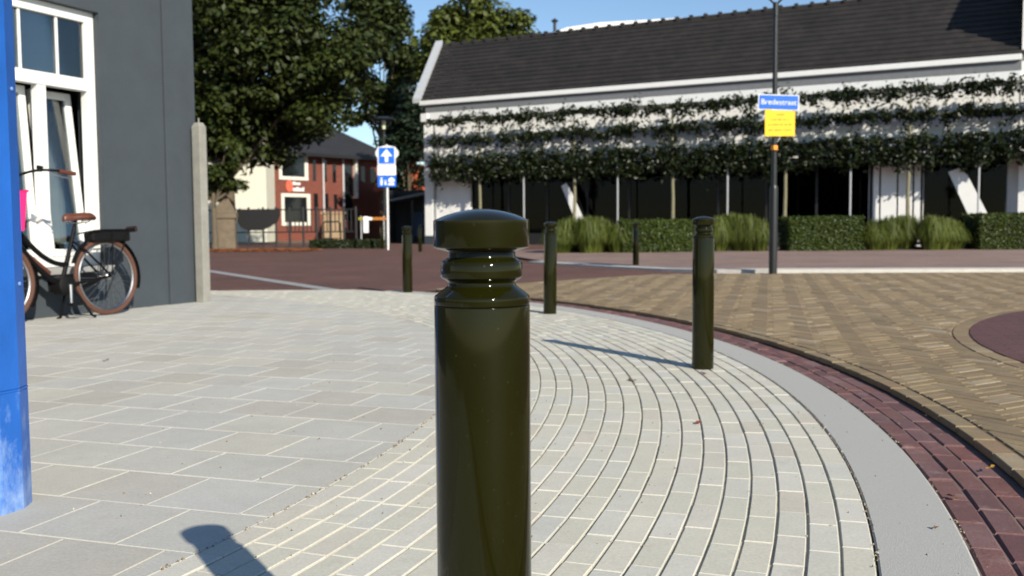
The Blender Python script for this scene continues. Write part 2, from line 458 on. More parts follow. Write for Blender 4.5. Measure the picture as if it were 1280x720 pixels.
struct(mb.build('footway_kerb', plain('light_kerb', srgb(188, 184, 176), .85, var=.12, scale=8, bump=.3, world_space=True)))
bk_ = [(-1, 27.5), (0, 27.5), (1.5, 27.5), (3, 27.5), (4.5, 27.5), (5.5, 27.5), (7.5, 27.5), (12, 27.5), (17, 27.5), (26, 27.5)]; mb = MB()
for i in range(len(kpts)-1):
    mb.add([(*o2[i], kz[i]+.004), (*o2[i+1], kz[i+1]+.004), (*bk_[i+1], .07), (*bk_[i], .07)], [(0, 1, 2, 3)])
foot = struct(mb.build('footway', M_mauve))
# grey drain strip in the street on the left
mb = MB(); p0, p1, w = Vector((-2.2, 11.9, 0)), Vector((-6.6, 19.3, 0)), Vector((.86, .51, 0))*.11
mb.add([p0-w, p0+w, p1+w, p1-w], [(0, 1, 2, 3)]); mb.v = [(x, y, -.016) for x, y, z in mb.v]
struct(mb.build('drain_strip', plain('drain_concrete', srgb(150, 150, 150), .8, var=.15, scale=5, world_space=True)))

# ================================================================== BOLLARDS
M_boll = plain('olive_gloss_paint', (.0095, .0096, .0012), .07, var=.05, scale=12, spec=.26, bump=.006, bscale=7)
M_boll.node_tree.nodes['Principled BSDF'].inputs['Coat Weight'].default_value = .0
M_boll.node_tree.nodes['Principled BSDF'].inputs['Coat Roughness'].default_value = .06
_t = M_boll.node_tree; _b = _t.nodes['Principled BSDF']; _src = _b.inputs['Base Color'].links[0].from_socket     # dust specks on the paint
_n = _t.nodes.new('ShaderNodeTexNoise'); _n.inputs['Scale'].default_value = 160; _n.inputs['Detail'].default_value = 2
_m = _t.nodes.new('ShaderNodeMapRange'); _m.inputs['From Min'].default_value = .71; _m.inputs['From Max'].default_value = .78; _m.inputs['To Max'].default_value = .08
_x = _t.nodes.new('ShaderNodeMix'); _x.data_type = 'RGBA'; _x.inputs['B'].default_value = (.25, .25, .2, 1)
_t.links.new(_t.nodes.new('ShaderNodeTexCoord').outputs['Object'], _n.inputs['Vector']); _t.links.new(_n.outputs[0], _m.inputs[0]); _t.links.new(_m.outputs[0], _x.inputs['Factor']); _t.links.new(_src, _x.inputs['A']); _t.links.new(_x.outputs['Result'], _b.inputs['Base Color'])
u = .1143/385                                        # one measured unit in metres
TOP = .79
def hz(y): return TOP - (y-258)*u
RB = .1143/2
def fillet(prof, n=3, rad=.0016):
    out = [prof[0]]
    for i in range(1, len(prof)-1):
        p0, p, p1 = [Vector(q) for q in prof[i-1:i+2]]
        d0, d1 = (p0-p), (p1-p); l = min(rad, d0.length*.45, d1.length*.45)
        a, b = p + d0.normalized()*l, p + d1.normalized()*l
        for k in range(n+1):
            t = k/n; out.append(tuple(a*(1-t)**2 + p*2*t*(1-t) + b*t*t))
    return out + [prof[-1]]
cap_prof = [(.0405, hz(431)), (.0405, hz(427)), (RB, hz(411)), (RB, hz(304))]
for k in range(1, 15):
    t = k/14; cap_prof.append((RB*.985*math.cos(t*math.pi/2)**.9 if k < 14 else 0, hz(304) + (46*u)*math.sin(t*math.pi/2)**1.0))
# flat dome: use a circular cap instead of an ellipse
h_ = 46*u; Rd = (RB**2 + h_**2)/(2*h_)
cap_prof = cap_prof[:4] + [(RB*(1-k/14), hz(304) + math.sqrt(Rd**2 - (RB*(1-k/14))**2) - (Rd-h_)) for k in range(1, 15)]
collar_prof = [(.0405, hz(640)), (RB, hz(640)), (RB, hz(606)), (.0415, hz(566)), (.0405, hz(556)), (.0405, hz(548)), (.0488, hz(530)), (.0492, hz(505)), (.0488, hz(478)), (.0470, hz(465)), (.0405, hz(452)), (.0400, hz(428)), (.02, hz(428))]
body_prof = [(.03, -.12), (RB*1.002, -.12), (RB*1.002, hz(644)), (RB*.985, hz(641.5)), (.03, hz(641.5))]
boll_meshes = [MB().lathe(fillet(body_prof), 72).mesh('post', M_boll, True, 50), MB().lathe(fillet(collar_prof), 72).mesh('collar', M_boll, True, 50), MB().lathe(fillet(cap_prof[:4], 3) + cap_prof[4:], 72).mesh('cap', M_boll, True, 50)]
def bollard(loc, label, lean=(0, 0)):
    t = thing('bollard', label, 'bollard', loc, 0, 'olive green street bollards'); t.rotation_euler = (lean[0], lean[1], random.uniform(0, 6))
    for nm, me in zip(('post', 'collar', 'cap'), boll_meshes): link(nm, me, t)
bollard((-.036, 1.145, 0), 'large dark olive bollard in the foreground, cut off by the bottom edge')
bollard((1.02, 5.11, .022), 'olive bollard on the cream rings next to the tan road, casting a long shadow')
bollard((.33, 8.36, .012), 'olive bollard just right of the foreground bollard, in front of the grass clump', (0, -.03))
bollard((-1.22, 11.2, -.015), 'olive bollard left of the foreground bollard at the edge of the brick street')
bollard((2.3, 17.8, .02), 'small distant olive bollard on the footway in front of the clipped hedge')
bollard((-4.6, 34.2, .0), 'farthest olive bollard below the blue one-way sign', (0, 0))
bollard((-2.85, 29.9, .02), 'far olive bollard beside the foot of the white corner pillar', (0, 0))

# ================================================================== BLUE POST
t = NT('blue_paint_worn'); ob = t.obj(); sp = t.n('ShaderNodeSeparateXYZ'); t.l(ob, sp.inputs[0])
mp = t.n('ShaderNodeMapping'); mp.inputs['Scale'].default_value = (1, 1, .5); t.l(ob, mp.inputs[0])
wear = t.math('ADD', t.noise(22, 7, .72, mp.outputs[0]), t.math('MULTIPLY', sp.outputs[2], -.8))
k = t.n('ShaderNodeMapRange'); t.l(wear, k.inputs[0]); k.inputs['From Min'].default_value = .3; k.inputs['From Max'].default_value = .62; k.inputs['To Max'].default_value = .5
cn = t.n('ShaderNodeRGB'); cn.outputs[0].default_value = (.011, .10, .41, 1)
base = t.mul(cn.outputs[0], t.noise(6, 5, .6, mp.outputs[0]), .72, 1.28)
t.l(t.mix(k.outputs[0], base, (.42, .55, .70)), t.b.inputs['Base Color']); t.set(Roughness=.38); t.bump(t.noise(30, 4, .6, mp.outputs[0]), .12)
M_blue = t.m
bp = thing('blue_post', 'blue painted faceted steel post with worn pale foot at the left edge', 'post', (-1.472, 2.62, 0), R(8))
def octo(r): return [(r*math.cos(2*math.pi*(k+.5)/12), r*math.sin(2*math.pi*(k+.5)/12)) for k in range(12)]
MB().prism(octo(.1225), -.05, .33).build('foot', M_blue, bp, bevel=.006)
MB().prism(octo(.122), .331, 2.9).build('shaft', M_blue, bp, bevel=.006)
MB().prism(octo(.135), 2.9, 2.94).build('cap', M_blue, bp, bevel=.006)
MB().prism(octo(.1236), .328, .333).build('weld_band', M_blue, bp)
for zz in (.62, 1.15, 1.7):
    for k in (0, 6, 7): MB().lathe([(.006, 0), (.006, .003), (.003, .005), (0, .005)], 10).build('rivet', M_blue, bp, True).matrix_local = Matrix.Rotation(2*math.pi*k*1.5/12, 4, 'Z') @ Matrix.Translation((.1178 if k % 2 == 0 else .1215, .0, zz)) @ Matrix.Rotation(R(90), 4, 'Y')

# ================================================================== GREY HOUSE ON THE LEFT
M_wall = plain('grey_render', srgb(58, 65, 71), .8, var=.12, scale=3.2, bump=.12, bscale=90)
M_wallb = plain('grey_render_base', srgb(62, 68, 76), .8, var=.08, scale=3, bump=.12, bscale=90)
M_white = plain('white_paint', (.76, .76, .73), .35, var=.04, scale=5)
M_glass = glass_mat('window_glass')
M_room = plain('dim_room', srgb(70, 66, 62), .9)
M_curt = plain('curtain', srgb(205, 198, 184), .9, var=.1)
M_blind = plain('roller_blind', srgb(176, 186, 198), .8, var=.05)
# local frame: x = along the wall towards the camera, y = out of the wall, z up
house = thing('grey_house', 'dark grey rendered house with white framed window behind the bicycle', 'house', HC)
house.matrix_world = Matrix(((HA.x, HN.x, 0, HC.x), (HA.y, HN.y, 0, HC.y), (0, 0, 1, 0), (0, 0, 0, 1)))
# note: this frame is left handed for (x,y,z) so y is flipped below
house.matrix_world = Matrix(((HA.x, -HN.x, 0, HC.x), (HA.y, -HN.y, 0, HC.y), (0, 0, 1, 0), (0, 0, 0, 1)))
WX0, WX1, WZ0, WZ1, HH, LEN, DEP = 1.17, 3.56, .43, 2.74, 6.2, 9., 7.
w = MB()                                   # local y>0 is into the house
w.box(0, WX0, 0, .3, -.05, HH); w.box(WX1, LEN, 0, .3, -.05, HH); w.box(WX0, WX1, 0, .3, -.05, WZ0); w.box(WX0, WX1, 0, .3, WZ1, HH)
w.box(0, .3, .3, DEP, -.05, HH); w.box(LEN-.3, LEN, .3, DEP, -.05, HH); w.box(.3, LEN-.3, DEP-.3, DEP, -.05, HH)
w.build('wall', M_wall, house)
MB().box(-.02, .40, -.025, -.001, -.02, HH).build('corner_strip', M_wall, house, bevel=.004)
rf = MB(); rf.prism([(-.3, HH), (LEN+.3, HH), (LEN+.3, HH+.12), (-.3, HH+.12)], 0, DEP+.6, Matrix.Translation((0, DEP+.3, 0)) @ Matrix.Rotation(R(90), 4, 'X')).build('roof', plain('bitumen', (.05, .05, .055), .9), house)
MB().box(WX0+.02, WX1-.02, 2.6, 2.62, -.02, 3.4).build('room_wall', M_room, house)
MB().box(.32, LEN-.32, .32, DEP-.32, 0, .02).build('room_floor', M_room, house)
MB().box(.32, LEN-.32, .32, DEP-.32, 2.95, 2.99).build('room_ceiling', M_room, house)
win = MB(); fy0, fy1 = .07, .15
win.box(WX0, WX0+.10, fy0, fy1, WZ0, WZ1); win.box(WX1-.1, WX1, fy0, fy1, WZ0, WZ1)
win.box(WX0+.1, WX1-.1, fy0, fy1, WZ1-.10, WZ1); win.box(WX0+.1, WX1-.1, fy0, fy1, WZ0, WZ0+.09)
win.box(WX0+.1, WX1-.1, fy0-.01, fy1, 2.02, 2.13)
win = win.build('window', M_white, house, bevel=.006)
cas = [WX0+.1, 1.71, 1.80, 2.33, 2.42, 2.95, 3.04, WX1-.1]
for k in (1, 3, 5): MB().box(cas[k], cas[k+1], fy0, fy1, WZ0+.09, 2.02).build('mullion', M_white, win, bevel=.005)
MB().box(WX0-.04, WX1+.04, -.06, .08, WZ0-.06, WZ0-.001).build('sill', plain('stone_sill', srgb(150, 150, 148), .7), win, bevel=.006)
MB().box(WX0+.1, WX1-.1, .105, .11, 2.13, WZ1-.1).build('pane', M_glass, win)
MB().box(WX0+.1, WX1-.1, .165, .17, 2.10, WZ1).build('blind', M_blind, win)
for x in (1.56, 1.94, 2.32, 2.70, 3.08): MB().box(x-.011, x+.011, .09, .104, 2.13, WZ1-.1).build('glazing_bar', M_white, win)
for k in range(4):
    x0, x1 = cas[2*k]+.006, cas[2*k+1]-.006; tilt = .11 if k == 0 else (.07 if k == 1 else 0)
    M = Matrix.Translation((0, .11, WZ0+.095)) @ Matrix.Rotation(-tilt, 4, 'X'); H_ = 2.02-WZ0-.1
    sb = MB(); b = .065
    for q in ((x0, x0+b, 0, H_), (x1-b, x1, 0, H_), (x0+b, x1-b, 0, b), (x0+b, x1-b, H_-b, H_)): sb.box(q[0], q[1], 0, .055, q[2], q[3], M)
    sb.build('casement', M_white, win, bevel=.005)
    MB().box(x0+b, x1-b, .02, .025, b, H_-b, M).build('pane', M_glass, win)
cb = MB(); nx = 34; vs = []; 
for i in range(nx+1):
    for z in (WZ0+.2, 2.0): vs.append((1.30+.24*i/nx, .36+.025*math.sin(i*1.3), z))
cb.add(vs, [(2*i, 2*i+2, 2*i+3, 2*i+1) for i in range(nx)]); cb.build('curtain', M_curt, win, True)
cb = MB(); vs = []
for i in range(nx+1):
    for z in (WZ0+.2, 2.0): vs.append((1.84+.3*i/nx, .36+.025*math.sin(i*1.3), z))
cb.add(vs, [(2*i, 2*i+2, 2*i+3, 2*i+1) for i in range(nx)]); cb.build('curtain', M_curt, win, True)

# ================================================================== CONCRETE POST
M_conc = plain('pale_concrete', srgb(138, 136, 128), .85, var=.18, scale=9, bump=.4, bscale=120)
cp = thing('concrete_post', 'pale concrete fence post with pointed top at the grey house corner', 'post', (-3.2, 9.93, 0), R(-24))
q = .052
mb = MB(); mb.add([(-q, -q, -.05), (q, -q, -.05), (q, q, -.05), (-q, q, -.05), (-q, -q, 1.80), (q, -q, 1.80), (q, q, 1.80), (-q, q, 1.80), (-.032, -.032, 1.845), (.032, -.032, 1.845), (.032, .032, 1.845), (-.032, .032, 1.845)], [(3, 2, 1, 0)] + [(a, (a+1) % 4, 4+(a+1) % 4, 4+a) for a in range(4)] + [(4+a, 4+(a+1) % 4, 8+(a+1) % 4, 8+a) for a in range(4)] + [(8, 9, 10, 11)])
mb.build('shaft', M_conc, cp, bevel=.006)
MB().tube([(-.0, .0, 1.83), (.0, .0, 1.89)], .008, 8).build('spike', M_conc, cp, True)
MB().box(-.065, -.0525, -.03, .05, 0, .5).build('side_rail', M_conc, cp, bevel=.003)

# ================================================================== BICYCLE
M_black = plain('black_frame_paint', (.005, .005, .006), .5, var=.05, spec=.12)
M_rubber = plain('black_rubber', (.006, .006, .006), .6, spec=.15)
M_tyre = plain('brown_tyre', srgb(84, 54, 40), .75, var=.12, scale=20)
M_steel = plain('bright_steel', (.42, .42, .43), .3, metal=1.)
M_leather = plain('brown_leather', srgb(88, 46, 32), .4, var=.15, scale=18)
M_pink = plain('pink_plastic', (.72, .02, .17), .4, var=.06)
ba = math.atan2(-.906, -.423)
bk = thing('bicycle', 'black step-through electric bicycle with brown tyres and saddle by the grey house', 'bicycle', (-3.60, 8.55, 0), ba)
bk.rotation_euler = (R(3.5), 0, ba)       # leaning a little to its stand, away from the wall
RT = .318
def circ(cx, cz, r, n, y=0): return [(cx + r*math.cos(2*math.pi*k/n), y, cz + r*math.sin(2*math.pi*k/n)) for k in range(n)]
for wx in (0, 1.08):
    wl = MB().tube(circ(wx, .345, RT+.006, 56), .022, 10, closed=True).build('wheel', M_tyre, bk, True); wl.name = 'wheel'
    MB().tube(circ(wx, .345, RT-.022, 48), .011, 6, closed=True).build('rim', M_steel, wl, True)
    sp_ = MB()
    for k in range(28):
        a = 2*math.pi*k/28; b = a + (.5 if k % 2 else -.5)
        sp_.tube([(wx + .03*math.cos(b), (.03 if k % 4 < 2 else -.03), .345 + .03*math.sin(b)), (wx + (RT-.02)*math.cos(a), 0, .345 + (RT-.02)*math.sin(a))], .0013, 3)
    sp_.build('spokes', M_steel, wl)
    MB().tube([(wx, -.05, .345), (wx, -.035, .345), (wx, .035, .345), (wx, .05, .345)], [.012, .032, .032, .012], 14).build('hub', M_steel if wx == 0 else M_black, wl, True)
def bez(p0, p1, p2, n=10):
    p0, p1, p2 = Vector(p0), Vector(p1), Vector(p2); return [p0*(1-t)**2 + p1*2*t*(1-t) + p2*t*t for t in [i/n for i in range(n+1)]]
fr = MB()
fr.tube(bez((.885, 0, .80), (.62, 0, .44), (.40, 0, .47), 12), .021, 12)      # upper swept tube
fr.tube(bez((.90, 0, .70), (.66, 0, .36), (.47, 0, .30), 12), .026, 12)       # down tube
fr.tube([(.49, 0, .27), (.30, 0, .78)], .018, 12)                             # seat tube
fr.tube([(.915, 0, .64), (.855, 0, .90)], .023, 12)                           # head tube
for s in (-1, 1):
    fr.tube([(.45, .03*s, .29), (.3, .055*s, .31), (0, .06*s, .345)], .011, 8)
    fr.tube([(.345, .02*s, .66), (.25, .055*s, .58), (0, .06*s, .345)], .010, 8)
fr.build('frame', M_black, bk, True)
fk = MB(); fk.tube([(.93, 0, .66), (.945, 0, .62)], .018, 10)
for s in (-1, 1): fk.tube([(.93, .055*s, .68), (.975, .06*s, .52), (1.08, .055*s, .345)], [.014, .013, .009], 8)
fk.tube([(.93, -.06, .68), (.93, .06, .68)], .014, 8); fk.build('fork', M_black, bk, True)
MB().tube([(.305, 0, .76), (.275, 0, .87)], .013, 10).build('seat_post', M_black, bk, True)
sd_ = MB(); rows = []; prof = [(-.13, .085, .0), (-.10, .1, .012), (-.04, .095, .012), (.03, .055, .004), (.09, .03, .002), (.13, .022, -.006), (.145, .012, -.02)]
vs = []
for x, hw, dz in prof:
    for k in range(9):
        t_ = -1 + 2*k/8; vs.append((.265 + x, hw*math.sin(t_*1.5708), .90 + dz - .045*(1 - math.cos(t_*1.5708))))
    for k in range(9):
        t_ = 1 - 2*k/8; vs.append((.265 + x, hw*.8*math.sin(t_*1.5708), .84 + dz*.5))
m = 18
sd_.add(vs, [(i*m+k, i*m+(k+1) % m, (i+1)*m+(k+1) % m, (i+1)*m+k) for i in range(len(prof)-1) for k in range(m)] + [tuple(range(m))[::-1], tuple((len(prof)-1)*m+k for k in range(m))])
sd_ = sd_.build('saddle', M_leather, bk, True, 60)
sp_ = MB()
for s in (-1, 1): sp_.tube([(.16, .05*s, .845), (.2, .035*s, .82), (.34, .02*s, .82), (.39, .01*s, .86)], .005, 6)
sp_.build('saddle_rails', M_steel, sd_, True)
hb = MB(); hb.tube([(.86, 0, .88), (.82, 0, 1.15)], .014, 10)
hb.tube([(.82, 0, 1.15), (.86, 0, 1.18)], .016, 10)
for s in (-1, 1): hb.tube(bez((.86, 0, 1.18), (.90, .27*s, 1.24), (.73, .335*s, 1.22), 10) + [Vector((.57, .36*s, 1.20))], .011, 10)
hb = hb.build('handlebar', M_black, bk, True)
for s in (-1, 1):
    MB().tube([(.70, .340*s, 1.216), (.56, .362*s, 1.198)], .0175, 12).build('grip', M_leather, hb, True)
    MB().tube([(.75, .315*s, 1.205), (.68, .35*s, 1.17), (.60, .365*s, 1.16)], .006, 6).build('brake_lever', M_steel, hb, True)
    MB().tube([(.80, .24*s, 1.22), (.79, .24*s, 1.26)], [.02, .028], 10).build('bell' if s > 0 else 'display', M_black, hb, True)
rk = MB()
for s in (-1, 1):
    rk.tube([(.22, .055*s, .73), (.05, .07*s, .755), (-.30, .07*s, .755)], .007, 8)
    rk.tube([(-.05, .07*s, .75), (0, .075*s, .36)], .006, 8); rk.tube([(-.24, .07*s, .75), (0, .075*s, .36)], .006, 8)
for x in (.05, -.1, -.2, -.30): rk.tube([(x, -.07, .757), (x, .07, .757)], .006, 8)
rk.build('rear_rack', M_black, bk, True)
MB().box(-.26, .17, -.058, .058, .652, .745).build('battery', M_rubber, bk, bevel=.02)
MB().box(-.345, -.31, -.06, .06, .735, .79).build('rear_light', plain('tail_lamp', (.02, .006, .006), .25), bk, bevel=.012)
def guard(cx, a0, a1):
    g = MB(); vs = []; n = 24
    for i in range(n+1):
        a = a0 + (a1-a0)*i/n
        for y_, r_ in ((-.032, .362), (-.02, .372), (0, .376), (.02, .372), (.032, .362)): vs.append((cx + r_*math.cos(a), y_, .345 + r_*math.sin(a)))
    g.add(vs, [(i*5+k, i*5+k+1, (i+1)*5+k+1, (i+1)*5+k) for i in range(n) for k in range(4)]); return g
guard(0, R(20), R(200)).build('mudguard', M_black, bk, True); guard(1.08, R(60), R(215)).build('mudguard', M_black, bk, True)
MB().tube([(.46, -.075, .29), (.46, -.055, .29), (.46, .055, .29), (.46, .075, .29)], [.05, .085, .085, .05], 18).build('motor', M_rubber, bk, True)
MB().prism([(.38, .22), (.55, .24), (.56, .36), (.44, .38), (.02, .40), (-.03, .345), (.02, .29)], -.078, -.06, Matrix.Rotation(R(90), 4, 'X') @ Matrix.Scale(-1, 4, (0, 0, 1))).build('chain_case', M_black, bk, bevel=.01)
cr = MB().tube([(.46, .07, .29), (.46, .085, .29), (.47, .09, .125)], [.02, .018, .012], 10).build('crank', M_steel, bk, True)
MB().box(.42, .52, .10, .19, .115, .14).build('pedal', M_rubber, cr, bevel=.006)
MB().tube([(.40, .04, .27), (.30, .13, .02), (.27, .135, .006)], [.012, .011, .014], 8).build('kickstand', M_black, bk, True)
MB().tube([(.40, -.04, .27), (.42, -.11, .02), (.45, -.115, .006)], [.012, .011, .014], 8).build('kickstand', M_black, bk, True)
MB().tube([(.90, 0, .66), (.60, .02, .40)], .017, 8).build('tube_cover', M_leather, bk, True)
MB().tube([(.95, 0, .78), (1.0, 0, .80)], [.025, .04], 14).build('headlight', M_steel, bk, True)
bag = MB(); b0, b1 = .1, .135
fr_ = MB(); fr_.tube([(.92, 0, .80), (1.04, 0, .735), (1.28, 0, .735)], .008, 8)
for s in (-1, 1): fr_.tube([(.98, .1*s, .735), (1.28, .1*s, .735)], .006, 8)
fr_.tube([(1.0, -.1, .735), (1.0, .1, .735)], .006, 8); fr_.tube([(1.27, -.1, .735), (1.27, .1, .735)], .006, 8)
fr_.build('front_carrier', M_black, bk, True)
crate = thing('pink_crate', 'bright pink crate on the bicycle front carrier', 'crate', (0, 0, 0))
crate.matrix_world = Matrix.Translation((-3.60, 8.55, 0)) @ Euler((R(3.5), 0, ba)).to_matrix().to_4x4()
def taper(x0, x1, y, z0, z1, g):
    return [(x0, -y, z0), (x1, -y, z0), (x1, y, z0), (x0, y, z0), (x0-g, -y-g, z1), (x1+g, -y-g, z1), (x1+g, y+g, z1), (x0-g, y+g, z1)]
cb = MB(); o_ = taper(.94, 1.19, .19, .746, 1.06, .03); i_ = taper(.95, 1.18, .18, .756, 1.061, .03)
cb.add(o_ + i_, [(3, 2, 1, 0)] + [(a, (a+1) % 4, 4+(a+1) % 4, 4+a) for a in range(4)] + [(4+a, 4+(a+1) % 4, 12+(a+1) % 4, 12+a) for a in range(4)] + [(8+a, 12+a, 12+(a+1) % 4, 8+(a+1) % 4) for a in range(4)] + [(8, 9, 10, 11)])
cb.build('crate_body', M_pink, crate)
rim_ = MB(); rim_.tube([(.907, -.223, 1.06), (1.223, -.223, 1.06), (1.223, .223, 1.06), (.907, .223, 1.06)], .01, 8, closed=True).build('crate_rim', M_pink, crate, True)

# ================================================================== WHITE BUILDING
YL, YR = 42.0, 31.4
A = at(536, 303, YL); B = at(1272, 300, YR); A.z = B.z = 0
FD = (B-A).normalized(); FN = Vector((FD.y, -FD.x, 0))      # FN points to the camera side
FL = (B-A).length
EAVE = (at(540, 129, YL).z + at(1271, 73, YR).z)/2
MW = Matrix(((FD.x, -FN.x, 0, A.x), (FD.y, -FN.y, 0, A.y), (0, 0, 1, 0), (0, 0, 0, 1)))   # x along facade, y into building
def on_facade(px, off=0.):
    """distance along the facade line (moved off metres to the front) under picture column px"""
    r = ray(px, 290); ux = r[0]/r[1]; p = A + FN*off
    return (ux*p.y - p.x)/(FD.x - ux*FD.y)
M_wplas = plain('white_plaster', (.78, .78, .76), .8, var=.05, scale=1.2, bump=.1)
M_soff = plain('white_trim', (.74, .74, .73), .5, var=.04)
M_dark = plain('dark_timber', (.012, .012, .013), .5)
M_dglass = glass_mat('shop_glass', (.22, .24, .25), -.04)
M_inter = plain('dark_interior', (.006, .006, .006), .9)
M_plinth = plain('dark_plinth', srgb(48, 58, 66), .8)
wb = thing('white_building', 'long white plastered building with dark tiled roof and shopfront behind the hedges', 'building')
wb.matrix_world = MW
DEPTH = 3.3
o0_, o1_ = on_facade(588), on_facade(1085); o2_ = on_facade(1153); OPZ = 3.0
w = MB()
w.box(0, FL, 0, .35, OPZ, EAVE)                       # upper wall
w.box(0, o0_, 0, .35, -.1, OPZ); w.box(o1_, o2_, 0, .35, -.1, OPZ)
w.box(0, .35, .35, DEPTH*2, -.1, EAVE); w.box(FL-.35, FL, .35, DEPTH*2, -.1, EAVE); w.box(.35, FL-.35, DEPTH*2-.35, DEPTH*2, -.1, EAVE)
w.build('wall', M_wplas, wb)
MB().box(-.12, .32, -.10, .0 - .002, .35, EAVE-.75).build('corner_pillar', M_wplas, wb, bevel=.01)
MB().box(-.14, .34, -.12, -.002, -.05, .348).build('plinth', M_plinth, wb)
MB().box(-.2, .16, -.24, .1, EAVE-.80, EAVE-.45).build('rain_hopper', M_soff, wb, bevel=.02)
MB().tube([(.42, -.08, EAVE-.3), (.42, -.08, .1)], .045, 10).build('downpipe', plain('grey_pipe', (.25, .26, .27), .4), wb, True)
MB().box(-.25, FL-.02, -.26, .1, EAVE-.09, EAVE+.10).build('gutter', M_soff, wb, bevel=.02)
MB().box(.0, FL-.02, -.14, -.002, EAVE-.42, EAVE-.092).build('eave_shadow_band', plain('shadow_grey', (.16, .165, .175), .6), wb)  # grey band painted as the shadow below the gutter
MB().box(.0, FL-.02, -.16, -.002, EAVE-.72, EAVE-.422).build('frieze', M_soff, wb, bevel=.01)
MB().box(o0_, FL-.1, -.05, -.002, OPZ-.04, OPZ+.12).build('lintel', M_dark, wb)
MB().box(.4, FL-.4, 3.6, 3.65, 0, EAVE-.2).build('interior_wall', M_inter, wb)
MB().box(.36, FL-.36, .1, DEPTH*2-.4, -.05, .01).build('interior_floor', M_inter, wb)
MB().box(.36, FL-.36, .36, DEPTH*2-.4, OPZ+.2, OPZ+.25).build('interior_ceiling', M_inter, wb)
for a_, b_ in ((o0_, o1_), (o2_, FL-.35)):
    nb = max(1, round((b_-a_)/1.7)); st = (b_-a_)/nb
    for k in range(nb+1):
        x = a_ + k*st; MB().box(max(a_, x-.04), min(b_, x+.04), .15, .25, -.05, OPZ).build('shopfront_post', M_dark, wb)
    for k in range(nb):
        pn = MB().box(a_+k*st+.042, a_+(k+1)*st-.042, .19, .2, .45, OPZ-.08).build('pane', M_dglass, wb)
        MB().box(a_+k*st+.042, a_+(k+1)*st-.042, .16, .24, -.05, .448).build('shopfront_panel', M_dark, wb)
# closed white shutter door in the pier between the openings: dark grooves as gaps between boards
nbd = 4; x0, x1 = o1_+.12, o2_-.06; ws = [.16, .36, .32, .16]; x = x0; sc_ = (x1-x0)/sum(ws)
for k, ww in enumerate(ws):
    MB().box(x+.03, x+ww*sc_-.03, -.05, -.002, .12, OPZ-.25).build('door_board', M_wplas, wb, bevel=.006); x += ww*sc_
MB().box(o1_+.02, o2_-.01, -.012, -.001, .02, OPZ-.05).build('door_recess', M_dark, wb)
# roof: stepped tile courses; left verge leans as seen, ridge behind
RZ = at(554, 57, 0.0 + (A + FN*(-DEPTH)).y + .4).z
def roof_left(k):                                     # x of the left verge at fraction k of the slope
    p0 = -.18; pr = on_facade(556, -DEPTH)            # where the ridge starts
    return p0 + (pr-p0)*k
NCRS = 14; M_tile = None
t = NT('dark_roof_tile'); p = t.obj()
b = t.n('ShaderNodeTexBrick'); t.l(p, b.inputs['Vector']); b.inputs['Scale'].default_value = 1; b.inputs['Brick Width'].default_value = .26; b.inputs['Row Height'].default_value = DEPTH/NCRS
b.inputs['Color1'].default_value = (.0215, .0175, .0155, 1); b.inputs['Color2'].default_value = (.0135, .0115, .0108, 1); b.inputs['Mortar'].default_value = (.012, .011, .011, 1); b.inputs['Mortar Size'].default_value = .012
c = t.mul(b.outputs['Color'], t.noise(.8, 6, .75, p), .35, 1.6); c = t.mul(c, t.noise(8, 4, .7, p), .8, 1.2)
t.l(c, t.b.inputs['Base Color']); t.set(Roughness=.75); t.bump(t.noise(20, 4, .6, p), .4, .02); M_tile = t.m
rf = MB()
for k in range(NCRS):
    k0, k1 = k/NCRS, (k+1)/NCRS
    za, zb = EAVE + .06 + (RZ-EAVE-.06)*k0 + .085, EAVE + .06 + (RZ-EAVE-.06)*k1 + .01
    ya, yb = -.22 + (DEPTH+.22)*k0, -.22 + (DEPTH+.22)*k1
    xa, xb = roof_left(k0), roof_left(k1)
    rf.add([(xa, ya, za-.06), (FL+2, ya, za-.06), (xa, ya, za), (FL+2, ya, za), (xb, yb, zb), (FL+2, yb, zb)], [(0, 1, 3, 2), (2, 3, 5, 4)])
xb = roof_left(1)
rf.add([(xb, DEPTH, RZ), (FL+2, DEPTH, RZ), (-.2, DEPTH*2+.2, EAVE), (FL+2, DEPTH*2+.2, EAVE)], [(0, 1, 3, 2)])
roof = rf.build('roof', M_tile, wb)
n_r = int((FL+1-xb)/.6)
rt = MB().tube([(0, 0, 0), (.5, 0, 0), (.505, 0, .02), (.61, 0, .02)], [.11, .11, .17, .17], 10).mesh('ridge_tile', M_tile, True)
for k in range(n_r): link('ridge_tile', rt, roof, (xb + k*.6, DEPTH, RZ-.02))
# raised verge coping on the left
vg = MB(); pa = Vector((roof_left(0), -.28, EAVE+.02)); pb = Vector((roof_left(1), DEPTH, RZ+.08))
wv = Vector((.38, 0, 0)); up = Vector((0, 0, .20))
vg.add([pa-wv, pa, pb, pb-wv, pa-wv+up, pa+up, pb+up, pb-wv+up], [(3, 2, 1, 0), (4, 5, 6, 7), (0, 1, 5, 4), (2, 3, 7, 6), (1, 2, 6, 5), (3, 0, 4, 7)])
vg.build('verge_coping', plain('verge_metal', (.45, .47, .49), .5), roof)
gb = MB(); gb.add([(0, .02, EAVE-.01), (.0, DEPTH*2-.05, EAVE-.01), (roof_left(1)-.02, DEPTH, RZ-.05), (.25, .02, EAVE-.01), (.25, DEPTH*2-.05, EAVE-.01), (roof_left(1)+.2, DEPTH, RZ-.05)], [(0, 2, 1), (3, 4, 5), (0, 3, 5, 2), (1, 2, 5, 4)])
gb.build('gable', M_wplas, wb)
